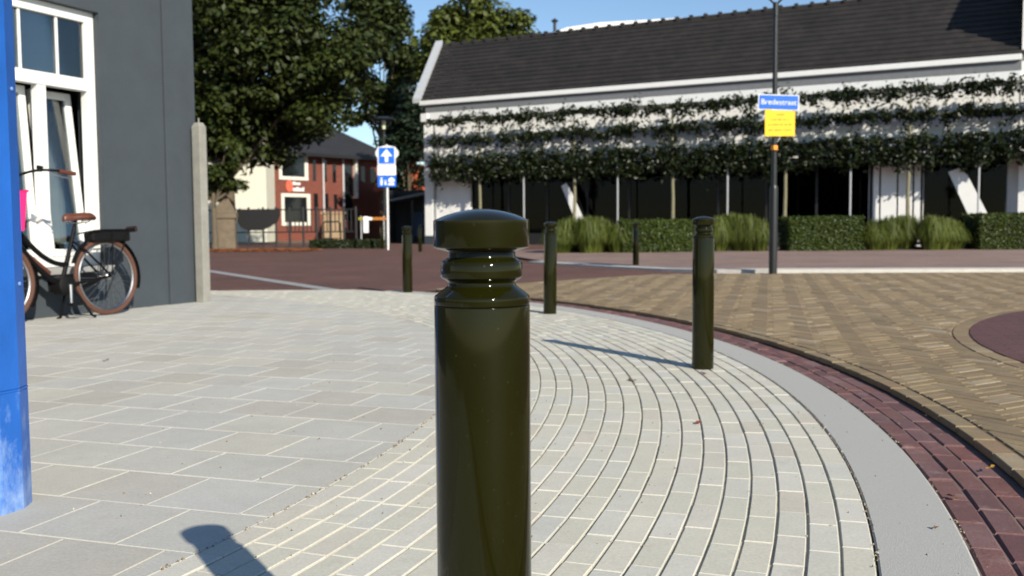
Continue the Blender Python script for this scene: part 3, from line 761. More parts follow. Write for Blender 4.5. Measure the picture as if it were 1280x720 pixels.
# cross wing at the right end
WGH = EAVE + 2.7
wg = thing('white_gabled_wing', 'tall white gabled wing at the right edge, shading the dark roof', 'building')
wg.matrix_world = MW
xw = FL - .02
w = MB(); w.box(xw, xw+6, -.03, 8, -.1, WGH); w.build('wall', M_wplas, wg)
gp = MB(); gp.add([(xw, -.03, WGH), (xw+6, -.03, WGH), (xw+3, -.03, WGH+3), (xw, 8, WGH), (xw+6, 8, WGH), (xw+3, 8, WGH+3)], [(0, 1, 2), (5, 4, 3)]); gp.build('gable', M_wplas, wg)
for s in (-1, 1):
    r_ = MB(); e = xw+3+s*3.2
    r_.add([(e, -.12, WGH-.18), (xw+3, -.12, WGH+3.02), (xw+3, 8.2, WGH+3.02), (e, 8.2, WGH-.18), (e, -.12, WGH-.05), (xw+3, -.12, WGH+3.16), (xw+3, 8.2, WGH+3.16), (e, 8.2, WGH-.05)], [(0, 1, 2, 3), (7, 6, 5, 4), (0, 4, 5, 1), (3, 2, 6, 7), (0, 3, 7, 4)])
    r_.build('roof_slope', M_tile, wg)
# white panels on steel feet, added in the shape of slanted sun patches
for px, py0, py1, sc2, lab in ((722, 232, 280, .5, 'small slanted white panel shaped as a sun patch between the tree trunks, left of the two'), (1218, 214, 300, .75, 'large slanted white panel shaped as a sun patch behind the right hedge')):
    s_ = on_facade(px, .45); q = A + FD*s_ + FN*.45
    ab = thing('sun_patch_panel', lab, 'board', (q.x, q.y, 0), math.atan2(FD.y, FD.x))
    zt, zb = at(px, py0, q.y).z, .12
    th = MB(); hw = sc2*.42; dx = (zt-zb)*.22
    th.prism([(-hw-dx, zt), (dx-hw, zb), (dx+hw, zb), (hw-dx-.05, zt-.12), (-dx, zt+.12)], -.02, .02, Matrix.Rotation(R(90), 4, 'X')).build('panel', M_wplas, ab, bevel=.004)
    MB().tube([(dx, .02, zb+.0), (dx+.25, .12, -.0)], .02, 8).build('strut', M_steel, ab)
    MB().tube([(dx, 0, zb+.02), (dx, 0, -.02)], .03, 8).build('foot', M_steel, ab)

# ================================================================== FOLIAGE
def leaves_mesh(name, pts, size, mat, nrm=None, spread=1., aspect=.6, seed=0, rsc=1.0):
    """pts Nx3: a bent two-face leaf at each point"""
    g = np.random.default_rng(seed); n = len(pts)
    d = g.normal(size=(n, 3)); d /= np.linalg.norm(d, axis=1, keepdims=True)
    if nrm is not None: d = d*spread + nrm; d /= np.linalg.norm(d, axis=1, keepdims=True)
    a = np.cross(d, g.normal(size=(n, 3))); a /= np.linalg.norm(a, axis=1, keepdims=True)
    b = np.cross(d, a); s = size*g.uniform(.6, 1.3, (n, 1))
    p0 = pts - a*s; p1 = pts + b*s*aspect*.7 + d*s*.15 ; p2 = pts + a*s; p3 = pts - b*s*aspect*.7 + d*s*.15
    V = np.stack([p0, p1, p2, p3], 1).reshape(-1, 3)
    me = bpy.data.meshes.new(name); me.vertices.add(n*4); me.vertices.foreach_set('co', V.ravel())
    idx = np.arange(n)*4; L = np.stack([idx, idx+1, idx+2, idx, idx+2, idx+3], 1).ravel()
    me.loops.add(n*6); me.loops.foreach_set('vertex_index', L.astype(np.int32))
    me.polygons.add(n*2); me.polygons.foreach_set('loop_start', np.arange(n*2, dtype=np.int32)*3)
    try: me.polygons.foreach_set('loop_total', np.full(n*2, 3, np.int32))
    except Exception: pass
    at_ = me.attributes.new('rnd', 'FLOAT', 'POINT'); at_.data.foreach_set('value', np.repeat(np.clip(g.random(n)*.96, 0, .96), 4))
    me.materials.append(mat); me.update(); me.validate(); return me

M_bark = plain('bark', srgb(92, 82, 66), .9, var=.3, scale=12, bump=.8, bscale=30)
M_leafD = leaf_mat('dark_leaf', [srgb(30, 40, 20), srgb(44, 56, 24), srgb(38, 48, 20), srgb(60, 70, 30)])
M_leafM = leaf_mat('green_leaf', [srgb(34, 44, 16), srgb(48, 58, 22), srgb(42, 52, 18), srgb(66, 74, 30), srgb(38, 48, 20)], .5, .12)
M_leafL = leaf_mat('light_leaf', [srgb(74, 84, 34), srgb(92, 100, 44), srgb(66, 78, 30), srgb(104, 108, 52)], .5, .2)
M_leafC = leaf_mat('conifer_leaf', [srgb(30, 42, 30), srgb(40, 54, 36), srgb(24, 34, 24)])
M_pleach = leaf_mat('pleached_leaf', [srgb(22, 30, 14), srgb(30, 40, 18), srgb(27, 35, 15), srgb(42, 52, 24), srgb(25, 32, 18)], .4, .1)

def tree(name, label, x, y, h, z0, rx, ry, nc, nl, size, mat, seed, trunk=.3, shape=1., group='street trees', droop=0., dx=0., th=None):
    g = np.random.default_rng(seed); t = thing(name, label, 'tree', (x, y, -.03), 0, group)
    cz = (h+z0)/2; rz = (h-z0)/2
    c = []
    while len(c) < nc:                                  # clump centres, favouring the outer shell
        p = g.uniform(-1, 1, 3); l = np.linalg.norm(p)
        if l > 1 or l < .35 or (l < .6 and g.random() < .6): continue
        w_ = 1 - shape*.45*max(0, p[2])
        c.append((p[0]*rx*w_ + dx, p[1]*ry*w_, cz + p[2]*rz, g.uniform(.55, 1.15)))
    c = np.array(c); cr_ = (rx*ry*rz)**(1/3)*.34
    k = g.integers(0, nc, nl); off = g.normal(size=(nl, 3)); off /= np.linalg.norm(off, axis=1, keepdims=True)
    rad = g.random((nl, 1))**.45
    pts = c[k, :3] + off*rad*cr_*c[k, 3:4]*np.array([1.1, 1.1, .62]); pts[:, 2] -= droop*np.hypot(pts[:, 0], pts[:, 1])
    link('crown', leaves_mesh('crown', pts, size, mat, np.array([0, 0, .7]) + off*.6, .55, .8, seed), t)
    tb = MB(); zt = th or z0 + rz*.7
    tb.tube([(0, 0, -.1), (.02, 0, .3), (.05*g.normal(), .04, zt*.5), (dx*.5, 0, zt)], [trunk*1.25, trunk, trunk*.8, trunk*.4], 12); tb.build('trunk', M_bark, t, True)
    lb = MB()
    for q in range(14):
        e = c[g.integers(0, nc)]; zs = z0*.7 + (zt-z0*.7)*g.random()
        lb.tube(bez((dx*.3*zs/zt, 0, zs), (e[0]*.45, e[1]*.45, zs + (e[2]-zs)*.35), (e[0], e[1], e[2]), 6), [trunk*.35*(1-i/8) for i in range(7)], 6)
    lb.build('limbs', M_bark, t, True)
    return t
tree('broadleaf_tree', 'big dark broadleaf tree beside the grey house, its crown over the street', at(284, 290, 38).x, 38.2, 11.6, 3.6, 4.7, 4.2, 130, 52000, .14, M_leafM, 3, .3, .1, droop=.0, dx=1.0)
tree('broadleaf_tree', 'broadleaf tree right of the largest one, above the blue one-way sign', at(478, 290, 74).x, 74, 19, 7.6, 3.6, 3.6, 70, 16000, .22, M_leafM, 11, .3, .6)
tree('broadleaf_tree', 'light green round tree rising behind the left end of the dark roof', at(600, 290, 66).x, 66, 16.4, 7, 4.0, 4.0, 80, 20000, .22, M_leafL, 5, .4, .3)
tree('broadleaf_tree', 'lower green tree wedged between the street tree and the roof verge', at(515, 290, 78).x, 78, 15.2, 5, 2.3, 2.4, 45, 10000, .22, M_leafM, 17, .25, .5)
tree('conifer_tree', 'dark conifer beside the white corner pillar', at(512, 290, 56).x, 56, 9.0, 1.0, 1.5, 1.5, 50, 8000, .16, M_leafC, 23, .18, 1.6)
tree('broadleaf_tree', 'small dark tree whose low crown hangs over the stone pier', at(268, 290, 36.3).x, 36.3, 5.2, 1.75, 1.1, 1.0, 40, 7000, .12, M_leafM, 29, .12, .2)
tree('broadleaf_tree', 'tall dark tree far left mostly behind the grey house', at(225, 290, 52).x, 52, 19, 4, 4.6, 4.5, 70, 15000, .22, M_leafM, 31, .35, .4)

# --- pleached trees along the white building
TO = .79                                                # metres in front of the facade
trunk_px = (600, 718, 840, 981, 1135, 1300)
sx = [on_facade(p_, TO) for p_ in trunk_px]
def crown_pts(seed, W_):
    g = np.random.default_rng(seed); out = []
    for z, th_, n, dp in ((5.12, .22, 1250, .26), (4.32, .19, 1250, .26), (3.56, .14, 650, .3), (3.22, .28, 2400, .34), (2.85, .26, 1500, .32)):
        kx = int(W_/.22); cxs = np.linspace(-W_/2, W_/2, kx) + g.normal(0, .06, kx); s_ = np.clip(g.normal(1, .4, kx), .3, 1.9); dz = g.normal(0, .06, kx)
        i = g.integers(0, kx, n); o = g.normal(size=(n, 3))*.5
        out.append(np.stack([cxs[i] + o[:, 0]*.2, np.clip(o[:, 1]*dp, -.24, .26), z + dz[i] + o[:, 2]*th_*s_[i]], 1))
    for q in range(5):                                  # shoots between the tiers
        x_ = g.uniform(-W_/2, W_/2); n = 70
        out.append(np.stack([x_ + g.normal(0, .1, n), g.normal(0, .06, n), g.uniform(3.3, 5.3, n)], 1))
    n = 160; out.append(np.stack([g.normal(0, .12, n), g.normal(0, .12, n), g.uniform(2.7, 4.9, n)], 1))
    return np.concatenate(out)
plab = ['first pleached tree from the white corner pillar', 'second pleached tree from the white corner pillar, by the small slanted sun patch panel', 'third pleached tree from the white corner pillar, left of the lamp post', 'pleached tree directly behind the lamp post with street sign', 'pleached tree in front of the white door boards', 'pleached tree at the right edge of the picture']
for i, s_ in enumerate(sx):
    p_ = A + FD*s_ + FN*TO; Wd = 4.6 if i < 5 else 4.4
    t = thing('pleached_tree', plab[i], 'tree', (p_.x, p_.y, 0), math.atan2(FD.y, FD.x), 'pleached trees along the white building')
    link('crown', leaves_mesh('crown', crown_pts(100+i, Wd), .085, M_pleach, np.array([0, -.3, .4]), .9, .75, 100+i), t)
    g = random.Random(i)
    MB().tube([(0, 0, -.05), (g.uniform(-.03, .03), 0, .8), (g.uniform(-.04, .04), 0, 1.8), (0, 0, 2.8), (0, 0, 5.1)], [.085, .07, .06, .055, .03], 10).build('trunk', plain('pleached_bark', srgb(120, 116, 92), .9, var=.25, scale=10, bump=.5) if i == 0 else bpy.data.materials['pleached_bark'], t, True)
    lb = MB()
    for z in (5.14, 4.32, 3.5, 2.95): lb.tube([(-Wd/2, 0, z + .03), (0, 0, z), (Wd/2, 0, z + .02)], [.012, .026, .012], 6)
    lb.build('limbs', bpy.data.materials['pleached_bark'], t, True)
M_pole = plain('galvanised_pole', (.42, .43, .44), .45, metal=.3)
for px, zt, lab in ((655, 3.6, 'thin grey pole between first and second pleached tree'), (772, 3.6, 'thin grey pole between second and third pleached tree'), (909, 3.6, 'thin grey pole left of the lamp post'), (1062, 3.6, 'thin grey pole left of the white door boards'), (1222, 3.6, 'thin grey pole in front of the large slanted sun patch panel')):
    s_ = on_facade(px, TO+.1); p_ = A + FD*s_ + FN*(TO+.1)
    t = thing('support_pole', lab, 'pole', (p_.x, p_.y, -.03), math.atan2(FD.y, FD.x), 'support poles of the pleached trees')
    MB().tube([(0, 0, -.05), (0, 0, zt)], .035, 10).build('tube', M_pole, t, True)
    MB().tube([(0, 0, zt), (0, 0, zt+.03)], [.042, .03], 10).build('cap', M_pole, t, True)
    MB().box(-.08, .08, -.08, .08, 0, .04).build('base_plate', M_pole, t)

# --- clipped hedges and grass clumps behind the footway
M_hedge = leaf_mat('hedge_leaf', [srgb(44, 58, 18), srgb(58, 72, 23), srgb(50, 64, 20), srgb(76, 86, 33)], .45, .15)
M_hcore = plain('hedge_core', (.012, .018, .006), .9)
HY = 24.6
def hedge(px0, px1, top, label, seed, dpt=.95):
    a, b = at(px0, 300, HY).x, at(px1, 300, HY).x; W_ = b-a; zt = at((px0+px1)/2, top, HY).z
    t = thing('clipped_hedge', label, 'hedge', ((a+b)/2, HY+dpt/2, .0), 0, 'clipped hedges along the terrace')
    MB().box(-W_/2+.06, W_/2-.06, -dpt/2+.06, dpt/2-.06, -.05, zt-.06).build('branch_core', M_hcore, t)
    g = np.random.default_rng(seed); pts = []; nr = []
    ds = 1500
    def face(n, f, nn): 
        q = f(g.random(n), g.random(n)); pts.append(np.stack(q, 1) + g.normal(0, .022, (n, 3))); nr.append(np.tile(np.array(nn, float), (n, 1)))
    face(int(ds*W_*zt), lambda u_, v_: ((u_-.5)*W_, np.full_like(u_, -dpt/2), .02+v_*(zt-.02)), (0, -1, .2))
    face(int(ds*W_*dpt*.7), lambda u_, v_: ((u_-.5)*W_, (v_-.5)*dpt, np.full_like(u_, zt)), (0, 0, 1))
    for s in (-1, 1): face(int(ds*dpt*zt*.8), lambda u_, v_: (np.full_like(u_, s*W_/2), (u_-.5)*dpt, .02+v_*(zt-.02)), (s, 0, .2))
    face(int(ds*W_*zt*.4), lambda u_, v_: ((u_-.5)*W_, np.full_like(u_, dpt/2), .02+v_*(zt-.02)), (0, 1, .2))
    link('foliage', leaves_mesh('foliage', np.concatenate(pts), .035, M_hedge, np.concatenate(nr), .8, .75, seed), t)
hedge(778, 868, 276, 'clipped hedge between two grass clumps, left of the lamp post', 1)
hedge(987, 1079, 272, 'clipped hedge right of the lamp post, in front of dark shopfront', 2)
hedge(1225, 1330, 268, 'clipped hedge at the right edge of the picture', 3)
M_grass = leaf_mat('grass_blade', [srgb(74, 88, 30), srgb(92, 104, 40), srgb(62, 78, 26), srgb(118, 124, 58), srgb(82, 96, 34)], .5, .3)
def grass(px0, px1, top, label, seed):
    a, b = at(px0, 300, HY).x, at(px1, 300, HY).x; W_ = b-a; zt = at((px0+px1)/2, top, HY).z; dpt = 1.1
    t = thing('grass_clump', label, 'grass', ((a+b)/2, HY+dpt/2, .02), 0, 'ornamental grass clumps along the terrace')
    g = np.random.default_rng(seed); n = int(4200*W_); V = []; Fc = []; rr = []
    nc = max(4, int(W_/.17)); cc = np.stack([np.linspace(-W_/2+.3, W_/2-.3, nc) + g.normal(0, .05, nc), g.uniform(-.42, .3, nc)], 1)
    for i in range(n):
        k_ = g.integers(0, nc); th_ = g.uniform(0, 2*math.pi); s = g.random()**.6
        r0 = g.random()*.16; x0_, y0_ = cc[k_, 0]+r0*math.cos(th_), cc[k_, 1]+r0*math.sin(th_)
        L_ = zt*g.uniform(.75, 1.14)*(1-.38*(abs(cc[k_, 0])/(W_/2))**2.5); out_ = s*.42; dx_, dy_ = math.cos(th_), math.sin(th_)
        hz_ = L_*(1-.45*s*s); w_ = .011; px_, py_ = -dy_*w_, dx_*w_
        ps = [(0, 0), (.35, .62), (.75, .95), (1.05, .88-.35*s)]
        o = len(V)
        for j, (ro, zo) in enumerate(ps):
            f = 1-j/3.2; X, Y, Z = x0_+dx_*out_*ro, y0_+dy_*out_*ro, hz_*zo
            V += [(X-px_*f, Y-py_*f, Z), (X+px_*f, Y+py_*f, Z)]
        for j in range(3): Fc.append((o+2*j, o+2*j+1, o+2*j+3, o+2*j+2))
        rr += [random.random()*.95]*8
    mb = MB(); mb.v, mb.f, mb.r = V, Fc, rr; mb.build('blades', M_grass, t)
    MB().lathe([(W_*.32, -.03), (W_*.32, .03), (W_*.2, .1*zt), (0, .14*zt)], 16).build('root_mass', M_hcore, t, True).scale = (1, .8/W_, 1)
grass(684, 784, 272, 'ornamental grass clump left of the left hedge', 41)
grass(884, 966, 268, 'ornamental grass clump directly left of the lamp post', 42)
grass(1083, 1220, 270, 'wide ornamental grass clump in front of the white door boards', 43)

# ================================================================== LAMP POST WITH SIGNS
M_lamp = plain('dark_lamp_paint', (.012, .013, .014), .4)
LP = Vector((3.96, 14.55, .0))
lp = thing('lamp_post', 'black lamp post with forked top behind the tan road', 'lamp post', LP)
MB().tube([(0, 0, -.05), (0, 0, 1.3), (0, 0, 1.32), (0, 0, 1.36)], [.062, .062, .06, .042], 16).build('base', M_lamp, lp, True)
MB().tube([(0, 0, 1.3), (0, 0, 4.03)], [.042, .034], 14).build('pole', M_lamp, lp, True)
MB().tube([(0, 0, 3.86), (0, 0, 4.06)], [.042, .042], 14).build('sleeve', M_lamp, lp, True)
for s in (-1, 1): MB().tube([(0, 0, 4.02), (s*.2, 0, 4.22), (s*.23, 0, 4.84)], .017, 8).build('fork_arm', M_lamp, lp, True)
MB().lathe([(.0, 4.82), (.36, 4.82), (.38, 4.85), (.2, 4.95), (.05, 4.98), (0, 4.98)], 28).build('shade', M_lamp, lp, True)
M_sblue = plain('sign_blue', (.012, .13, .62), .35, var=.03)
M_swhite = plain('sign_white', (.8, .8, .8), .35, var=.02)
M_syel = plain('sign_yellow', (.85, .52, .0), .4, var=.03)
M_ink = plain('sign_ink', (.30, .2, .01), .5)
def flat(poly, y0, y1): return MB().prism(poly, y0, y1, Matrix.Rotation(R(90), 4, 'X'))
def rectp(x0, x1, z0, z1): return [(x0, z0), (x1, z0), (x1, z1), (x0, z1)]
def panel(o, x0, x1, z0, z1, d0, d1, name, mat, bev=0.): return MB().box(x0, x1, -d1, -d0, z0, z1).build(name, mat, o, bevel=bev)
ss = thing('street_name_sign', 'blue street name sign with white lettering high on the lamp post', 'sign', LP + Vector((-.058, -.05, 0)), R(-3)); ss.rotation_euler = (0, R(2.2), R(-2))
zc = at(975, 128.5, LP.y).z - LP.z
panel(ss, -.302, .302, zc-.115, zc+.115, 0, .012, 'border', M_swhite)
panel(ss, -.289, .289, zc-.102, zc+.102, .0135, .016, 'face', M_sblue)
link('lettering', text_mesh('Bredestraat', .112, M_swhite), ss, (0, -.019, zc), (R(90), 0, 0))
panel(ss, -.10, -.04, zc-.03, zc+.03, -.05, -.001, 'bracket', M_lamp)
ys = thing('yellow_sign', 'square yellow notice with four faint text lines on the lamp post', 'sign', LP + Vector((.066, -.05, 0)))
zc2 = at(975, 153, LP.y).z - LP.z
panel(ys, -.224, .224, zc2-.21, zc2+.20, 0, .012, 'plate', M_syel)
rg = random.Random(4)
for z, hw in ((.11, .06), (.035, .13), (-.04, .17), (-.12, .17)):      # four unreadable lines as short ink strokes
    mb = MB(); x = -hw
    while x < hw:
        l_ = rg.uniform(.012, .03); hh = rg.uniform(.005, .011); mb.box(x, min(x+l_, hw), -.0145, -.0125, zc2+z-hh, zc2+z+hh); x += l_ + rg.choice([.006, .006, .02])
    mb.build('text_line', M_ink, ys)
panel(ys, -.10, -.04, zc2-.03, zc2+.03, -.05, -.001, 'bracket', M_lamp)
oc = thing('orange_clip', 'small orange tag on the lamp post below the yellow sign', 'tag', LP + Vector((0, 0, at(968, 185, LP.y).z - LP.z)))
MB().tube([(0, 0, -.035), (0, 0, .035)], .052, 14).build('band', plain('orange_plastic', (.8, .3, .02), .4), oc, True)
MB().box(-.03, .03, -.075, -.05, -.035, .035).build('tag_plate', bpy.data.materials['orange_plastic'], oc, bevel=.006)

# ================================================================== ONE-WAY SIGN
OY = 32.5; sp0 = at(483.5, 200, OY)
ow = thing('one_way_sign', 'blue one-way arrow sign above a white plate on a pole, left background', 'sign', (sp0.x, OY, -.02))
z = lambda py: at(483, py, OY).z
MB().tube([(0, 0, -.05), (0, 0, z(180))], .03, 12).build('pole', M_swhite, ow, True)
panel(ow, -.30, .30, z(205), z(183), .05, .07, 'arrow_plate', M_swhite, .0)
panel(ow, -.265, .265, z(204), z(184), .0715, .075, 'arrow_face', M_sblue)
zc = (z(204)+z(184))/2
flat([(-.055, zc-.21), (.055, zc-.21), (.055, zc-.02), (.2, zc-.02), (0, zc+.22), (-.2, zc-.02), (-.055, zc-.02)], .0775, .081).build('arrow', M_swhite, ow)
panel(ow, -.31, .31, z(218.5), z(205.6), .05, .07, 'white_plate', M_swhite)
panel(ow, -.31, .31, z(233), z(219), .05, .07, 'home_zone_plate', M_sblue)
zc = (z(219)+z(233))/2
fg = MB()
def blob(x, zz, r): fg.prism([(x+r*math.cos(k*math.pi/5), zz+r*math.sin(k*math.pi/5)) for k in range(10)], .0725, .0755, Matrix.Rotation(R(90), 4, 'X'))
blob(-.18, zc+.1, .035); fg.prism([(-.225, zc+.05), (-.135, zc+.05), (-.15, zc-.13), (-.21, zc-.13)], .0725, .0755, Matrix.Rotation(R(90), 4, 'X'))
blob(-.05, zc+.02, .028); fg.prism([(-.085, zc-.02), (-.015, zc-.02), (0, zc-.12), (-.07, zc-.12)], .0725, .0755, Matrix.Rotation(R(90), 4, 'X'))
fg.prism([(.05, zc-.02), (.26, zc-.02), (.26, zc+.07), (.155, zc+.14), (.05, zc+.07)], .0725, .0755, Matrix.Rotation(R(90), 4, 'X'))
fg.prism([(.04, zc-.13), (.25, zc-.13), (.25, zc-.075), (.2, zc-.045), (.1, zc-.045), (.04, zc-.08)], .0725, .0755, Matrix.Rotation(R(90), 4, 'X'))
fg.build('pictogram', M_swhite, ow)
# round sign and lamp a little further back
rs = thing('round_sign', 'round pale road sign seen behind the one-way sign', 'sign', (at(484, 190, 38).x, 38, -.02))
zc = at(484, 191, 38).z
MB().tube([(0, 0, -.05), (0, 0, zc+.2)], .035, 10).build('pole', M_pole, rs, True)
MB().prism([(.46*math.cos(k*math.pi/16), zc+.30*math.sin(k*math.pi/16)) for k in range(32)], .05, .065, Matrix.Rotation(R(90), 4, 'X')).build('disc', plain('pale_disc', (.6, .63, .62), .5), rs)
bl = thing('street_lamp', 'dark saucer street lamp standing behind the one-way sign', 'street lamp', (at(480, 190, 41).x, 41, -.02))
zt = at(484, 149, 41).z
MB().tube([(0, 0, -.05), (0, 0, zt-.5)], [.07, .045], 12).build('pole', M_lamp, bl, True)
MB().lathe([(.03, zt-.05), (.5, zt-.02), (.52, zt+.02), (.2, zt+.12), (0, zt+.14)], 24).build('shade', M_lamp, bl, True)
for k in range(3): MB().tube([(0, 0, zt-.55), (.16*math.cos(k*2.1), .16*math.sin(k*2.1), zt-.3), (.16*math.cos(k*2.1), .16*math.sin(k*2.1), zt-.02)], .015, 6).build('arm', M_lamp, bl)
MB().tube([(0, 0, zt-.4), (0, 0, zt-.06)], [.07, .09], 12).build('lantern', plain('lantern_glass', (.55, .6, .4), .3), bl, True)

# ================================================================== RED BRICK HOUSE, CREAM HOUSE
M_rbrick = brick_mat('red_brick_wall', srgb(124, 66, 51), srgb(111, 56, 44), srgb(98, 66, 56), w=.22, h=.065, axes='XZ', world_space=False, patch=.12, big=.1)
M_cream = plain('cream_plaster', (.62, .60, .50), .8, var=.05, scale=1)
M_frame = plain('cream_frame', (.68, .66, .58), .6)
M_sroof = plain('slate_roof', (.025, .026, .03), .6, var=.2, scale=2)
HL, HR = at(334, 285, 56), at(492, 285, 64); HL.z = HR.z = 0
d_ = (HR-HL).normalized(); n_ = Vector((d_.y, -d_.x, 0))
rh = thing('red_brick_house', 'red brick building with cream window frames and slate roof, left background', 'house')
rh.matrix_world = Matrix(((d_.x, -n_.x, 0, HL.x), (d_.y, -n_.y, 0, HL.y), (0, 0, 1, 0), (0, 0, 0, 1)))
def rs_(px):
    r = ray(px, 285); ux = r[0]/r[1]; return (ux*HL.y - HL.x)/(d_.x - ux*d_.y)
def rz_(px, py): return at(px, py, (HL + d_*rs_(px)).y).z
RL = (HR-HL).length; EZ = rz_(400, 193)
wl = MB().box(0, RL, 0, 7, -.2, EZ).build('wall', M_rbrick, rh)
rf = MB(); rf.add([(-.3, -.6, EZ-.1), (RL+.4, -.6, EZ-.1), (RL+.4, 7.5, EZ-.1), (-.3, 7.5, EZ-.1), (3, 3.5, EZ+2.2), (RL-2.2, 3.5, EZ+2.2)], [(0, 1, 5, 4), (1, 2, 5), (2, 3, 4, 5), (3, 0, 4), (3, 2, 1, 0)])
rf.build('roof', M_sroof, rh)
MB().box(-.35, RL+.45, -.7, -.55, EZ-.2, EZ+.0).build('gutter', M_dark, rh)
def hwin(px0, px1, py0, py1, b=.14, pr=.06, frame=None):
    x0, x1 = rs_(px0), rs_(px1); z1, z0 = rz_((px0+px1)/2, py0), rz_((px0+px1)/2, py1)
    if b:
        f = MB(); f.box(x0, x0+b, -pr, -.002, z0, z1); f.box(x1-b*1.3, x1, -pr, -.002, z0, z1); f.box(x0+b, x1-b*1.3, -pr, -.002, z1-b, z1); f.box(x0+b, x1-b*1.3, -pr, -.002, z0, z0+b)
        f = f.build('window', frame or M_frame, rh); MB().box(x0+b, x1-b*1.3, -.02, -.003, z0+b, z1-b).build('pane', M_dwin, f)
    else:
        MB().box(x0, x1, -.02, -.003, z0, z1).build('window', M_dwin, rh)
M_dwin = plain('dark_window', (.01, .012, .014), .08, spec=.6)
hwin(350, 386, 190, 225, .2); hwin(352, 388, 242, 282, .2)
hwin(336, 341, 195, 221, 0); hwin(337.5, 342, 240, 262, 0)
hwin(392.5, 396, 200, 226, 0); hwin(406.5, 409.5, 200, 227, 0); hwin(417, 421, 205, 228, 0)
hwin(393, 398, 242, 262, 0); hwin(406.5, 411, 242, 262, 0); hwin(418, 422, 243, 262, 0)
hwin(431, 441, 206, 275, 0); hwin(452, 457, 208, 228, 0); hwin(464, 470, 210, 228, 0)
for px in (404.5, 429.3): x = rs_(px); MB().tube([(x, -.08, .2), (x, -.08, EZ-.2)], .06, 8).build('downpipe', plain('zinc', (.5, .5, .52), .5), rh, True)
x = rs_(444); MB().box(x-.09, x+.1, -.25, -.003, rz_(444, 248), EZ-.15).build('white_column', M_frame, rh)
lz0, lz1 = rz_(364, 240), rz_(364, 225); x = rs_(362.5); zc = (lz0+lz1)/2
lg = MB(); lg.prism([(x + .24*math.cos(k*math.pi/10), zc + (lz1-lz0)*.5*math.sin(k*math.pi/10)) for k in range(20)], .005, .05, Matrix.Rotation(R(90), 4, 'X')); lg.build('sign_emblem', plain('coral_sign', (.75, .14, .08), .4), rh)
for zz, xa, xb_, hgt in ((zc+.17, 366.8, 377, .2), (zc-.17, 366.8, 380.5, .26)):
    mb = MB(); x = rs_(xa)
    while x < rs_(xb_)-.05:
        l_ = rg.uniform(.08, .16); mb.box(x, x+l_, -.05, -.005, zz-hgt/2, zz+hgt/2*rg.choice([.5, 1, 1])); x += l_+.035
    mb.build('sign_lettering', M_swhite, rh)
ch = thing('cream_house', 'cream plastered house end left of the red brick building', 'house', (at(318, 285, 54.5).x, 54.5, 0), math.atan2(d_.y, d_.x)*0)
w_ = at(334, 285, 54.5).x - at(318, 285, 54.5).x
MB().box(-9, w_, 0, 8, -.2, 6.0).build('wall', M_cream, ch)
rf = MB(); rf.add([(-9.4, -.3, 5.9), (w_+.2, -.3, 5.9), (w_+.2, 8.3, 5.9), (-9.4, 8.3, 5.9), (-9.4, 4, 9), (w_+.2, 4, 9)], [(0, 1, 5, 4), (2, 3, 4, 5), (1, 2, 5), (3, 0, 4), (3, 2, 1, 0)]); rf.build('roof', M_sroof, ch)
for x in (-6.5, -3.8): 
    f = MB().box(x-.6, x+.6, -.04, -.002, 1.0, 2.6).build('window', M_frame, ch); MB().box(x-.5, x+.5, -.05, -.041, 1.1, 2.5).build('pane', M_dwin, f)

# ================================================================== LEFT BACKGROUND STREET THINGS
gp_ = at(283, 290, 37)
pier = thing('stone_pier', 'weathered stone pier with gabled top under the big tree', 'pier', (gp_.x, 37, -.03), R(10))
M_stone = plain('weathered_stone', srgb(104, 92, 76), .9, var=.3, scale=4, bump=.5)
MB().box(-.36, .36, -.3, .3, -.05, 1.15).build('shaft', M_stone, pier, bevel=.03)
MB().box(-.42, .42, -.36, .36, 1.15, 1.35).build('cornice', M_stone, pier, bevel=.02)
MB().prism([(-.38, 1.35), (.38, 1.35), (.16, 1.85), (-.02, 2.1), (-.2, 1.8)], -.28, .28, Matrix.Rotation(R(90), 4, 'X')).build('gable_top', M_stone, pier, bevel=.02)
RYF = 38.5
rl = thing('railing', 'dark metal railing running under the trees in the left background', 'railing', (0, RYF, -.02))
for py in (262, 290):
    zz = at(380, py, RYF).z+.02; MB().tube([(at(240, 280, RYF).x, 0, zz), (at(445, 280, RYF).x, 0, zz)], .025, 8).build('rail', M_lamp, rl)
for px in (258, 274, 294, 311, 329, 345, 362, 379, 396, 413, 430, 445):
    x = at(px, 280, RYF).x; MB().tube([(x, 0, -.05), (x, 0, at(380, 258, RYF).z)], .045, 8).build('post', M_lamp, rl)
for k in range(17):
    x = at(359+k*5, 280, RYF).x; MB().tube([(x, 0, at(380, 290, RYF).z+.02), (x, 0, at(380, 262, RYF).z+.02)], .022, 6).build('baluster', M_lamp, rl)
tp = thing('black_tarpaulin', 'black tarpaulin with rounded lower edge hung on the railing', 'tarpaulin', (0, RYF-.06, 0))
x0, x1 = at(297, 280, RYF).x, at(351, 280, RYF).x; zt, zb = at(320, 261.5, RYF).z, at(320, 288, RYF).z
pl = [(x0, zt), (x0, zb+.35), (x0+.15, zb+.12), (x0+.4, zb), (x0+1.0, zb), (x0+1.3, zb+.12), (x1-.1, zb+.35), (x1, zt-.25), (x1, zt)]
flat(pl[::-1], 0, .02).build('cloth', plain('black_cloth', (.004, .004, .005), .7, bump=.6, bscale=5), tp)
tt = MB()
for k in range(5): tt.box(x0+.1+k*(x1-x0-.2)/4-.02, x0+.1+k*(x1-x0-.2)/4+.02, -.025, .05, zt-.02, zt+.04)
tt.build('ties', M_rubber, tp)
bs = thing('bike_rack', 'dark tubular bike stand in front of the red brick building', 'bike rack', (at(415, 290, 36.5).x, 36.5, -.02))
x = .32; zt = at(415, 276.5, 36.5).z
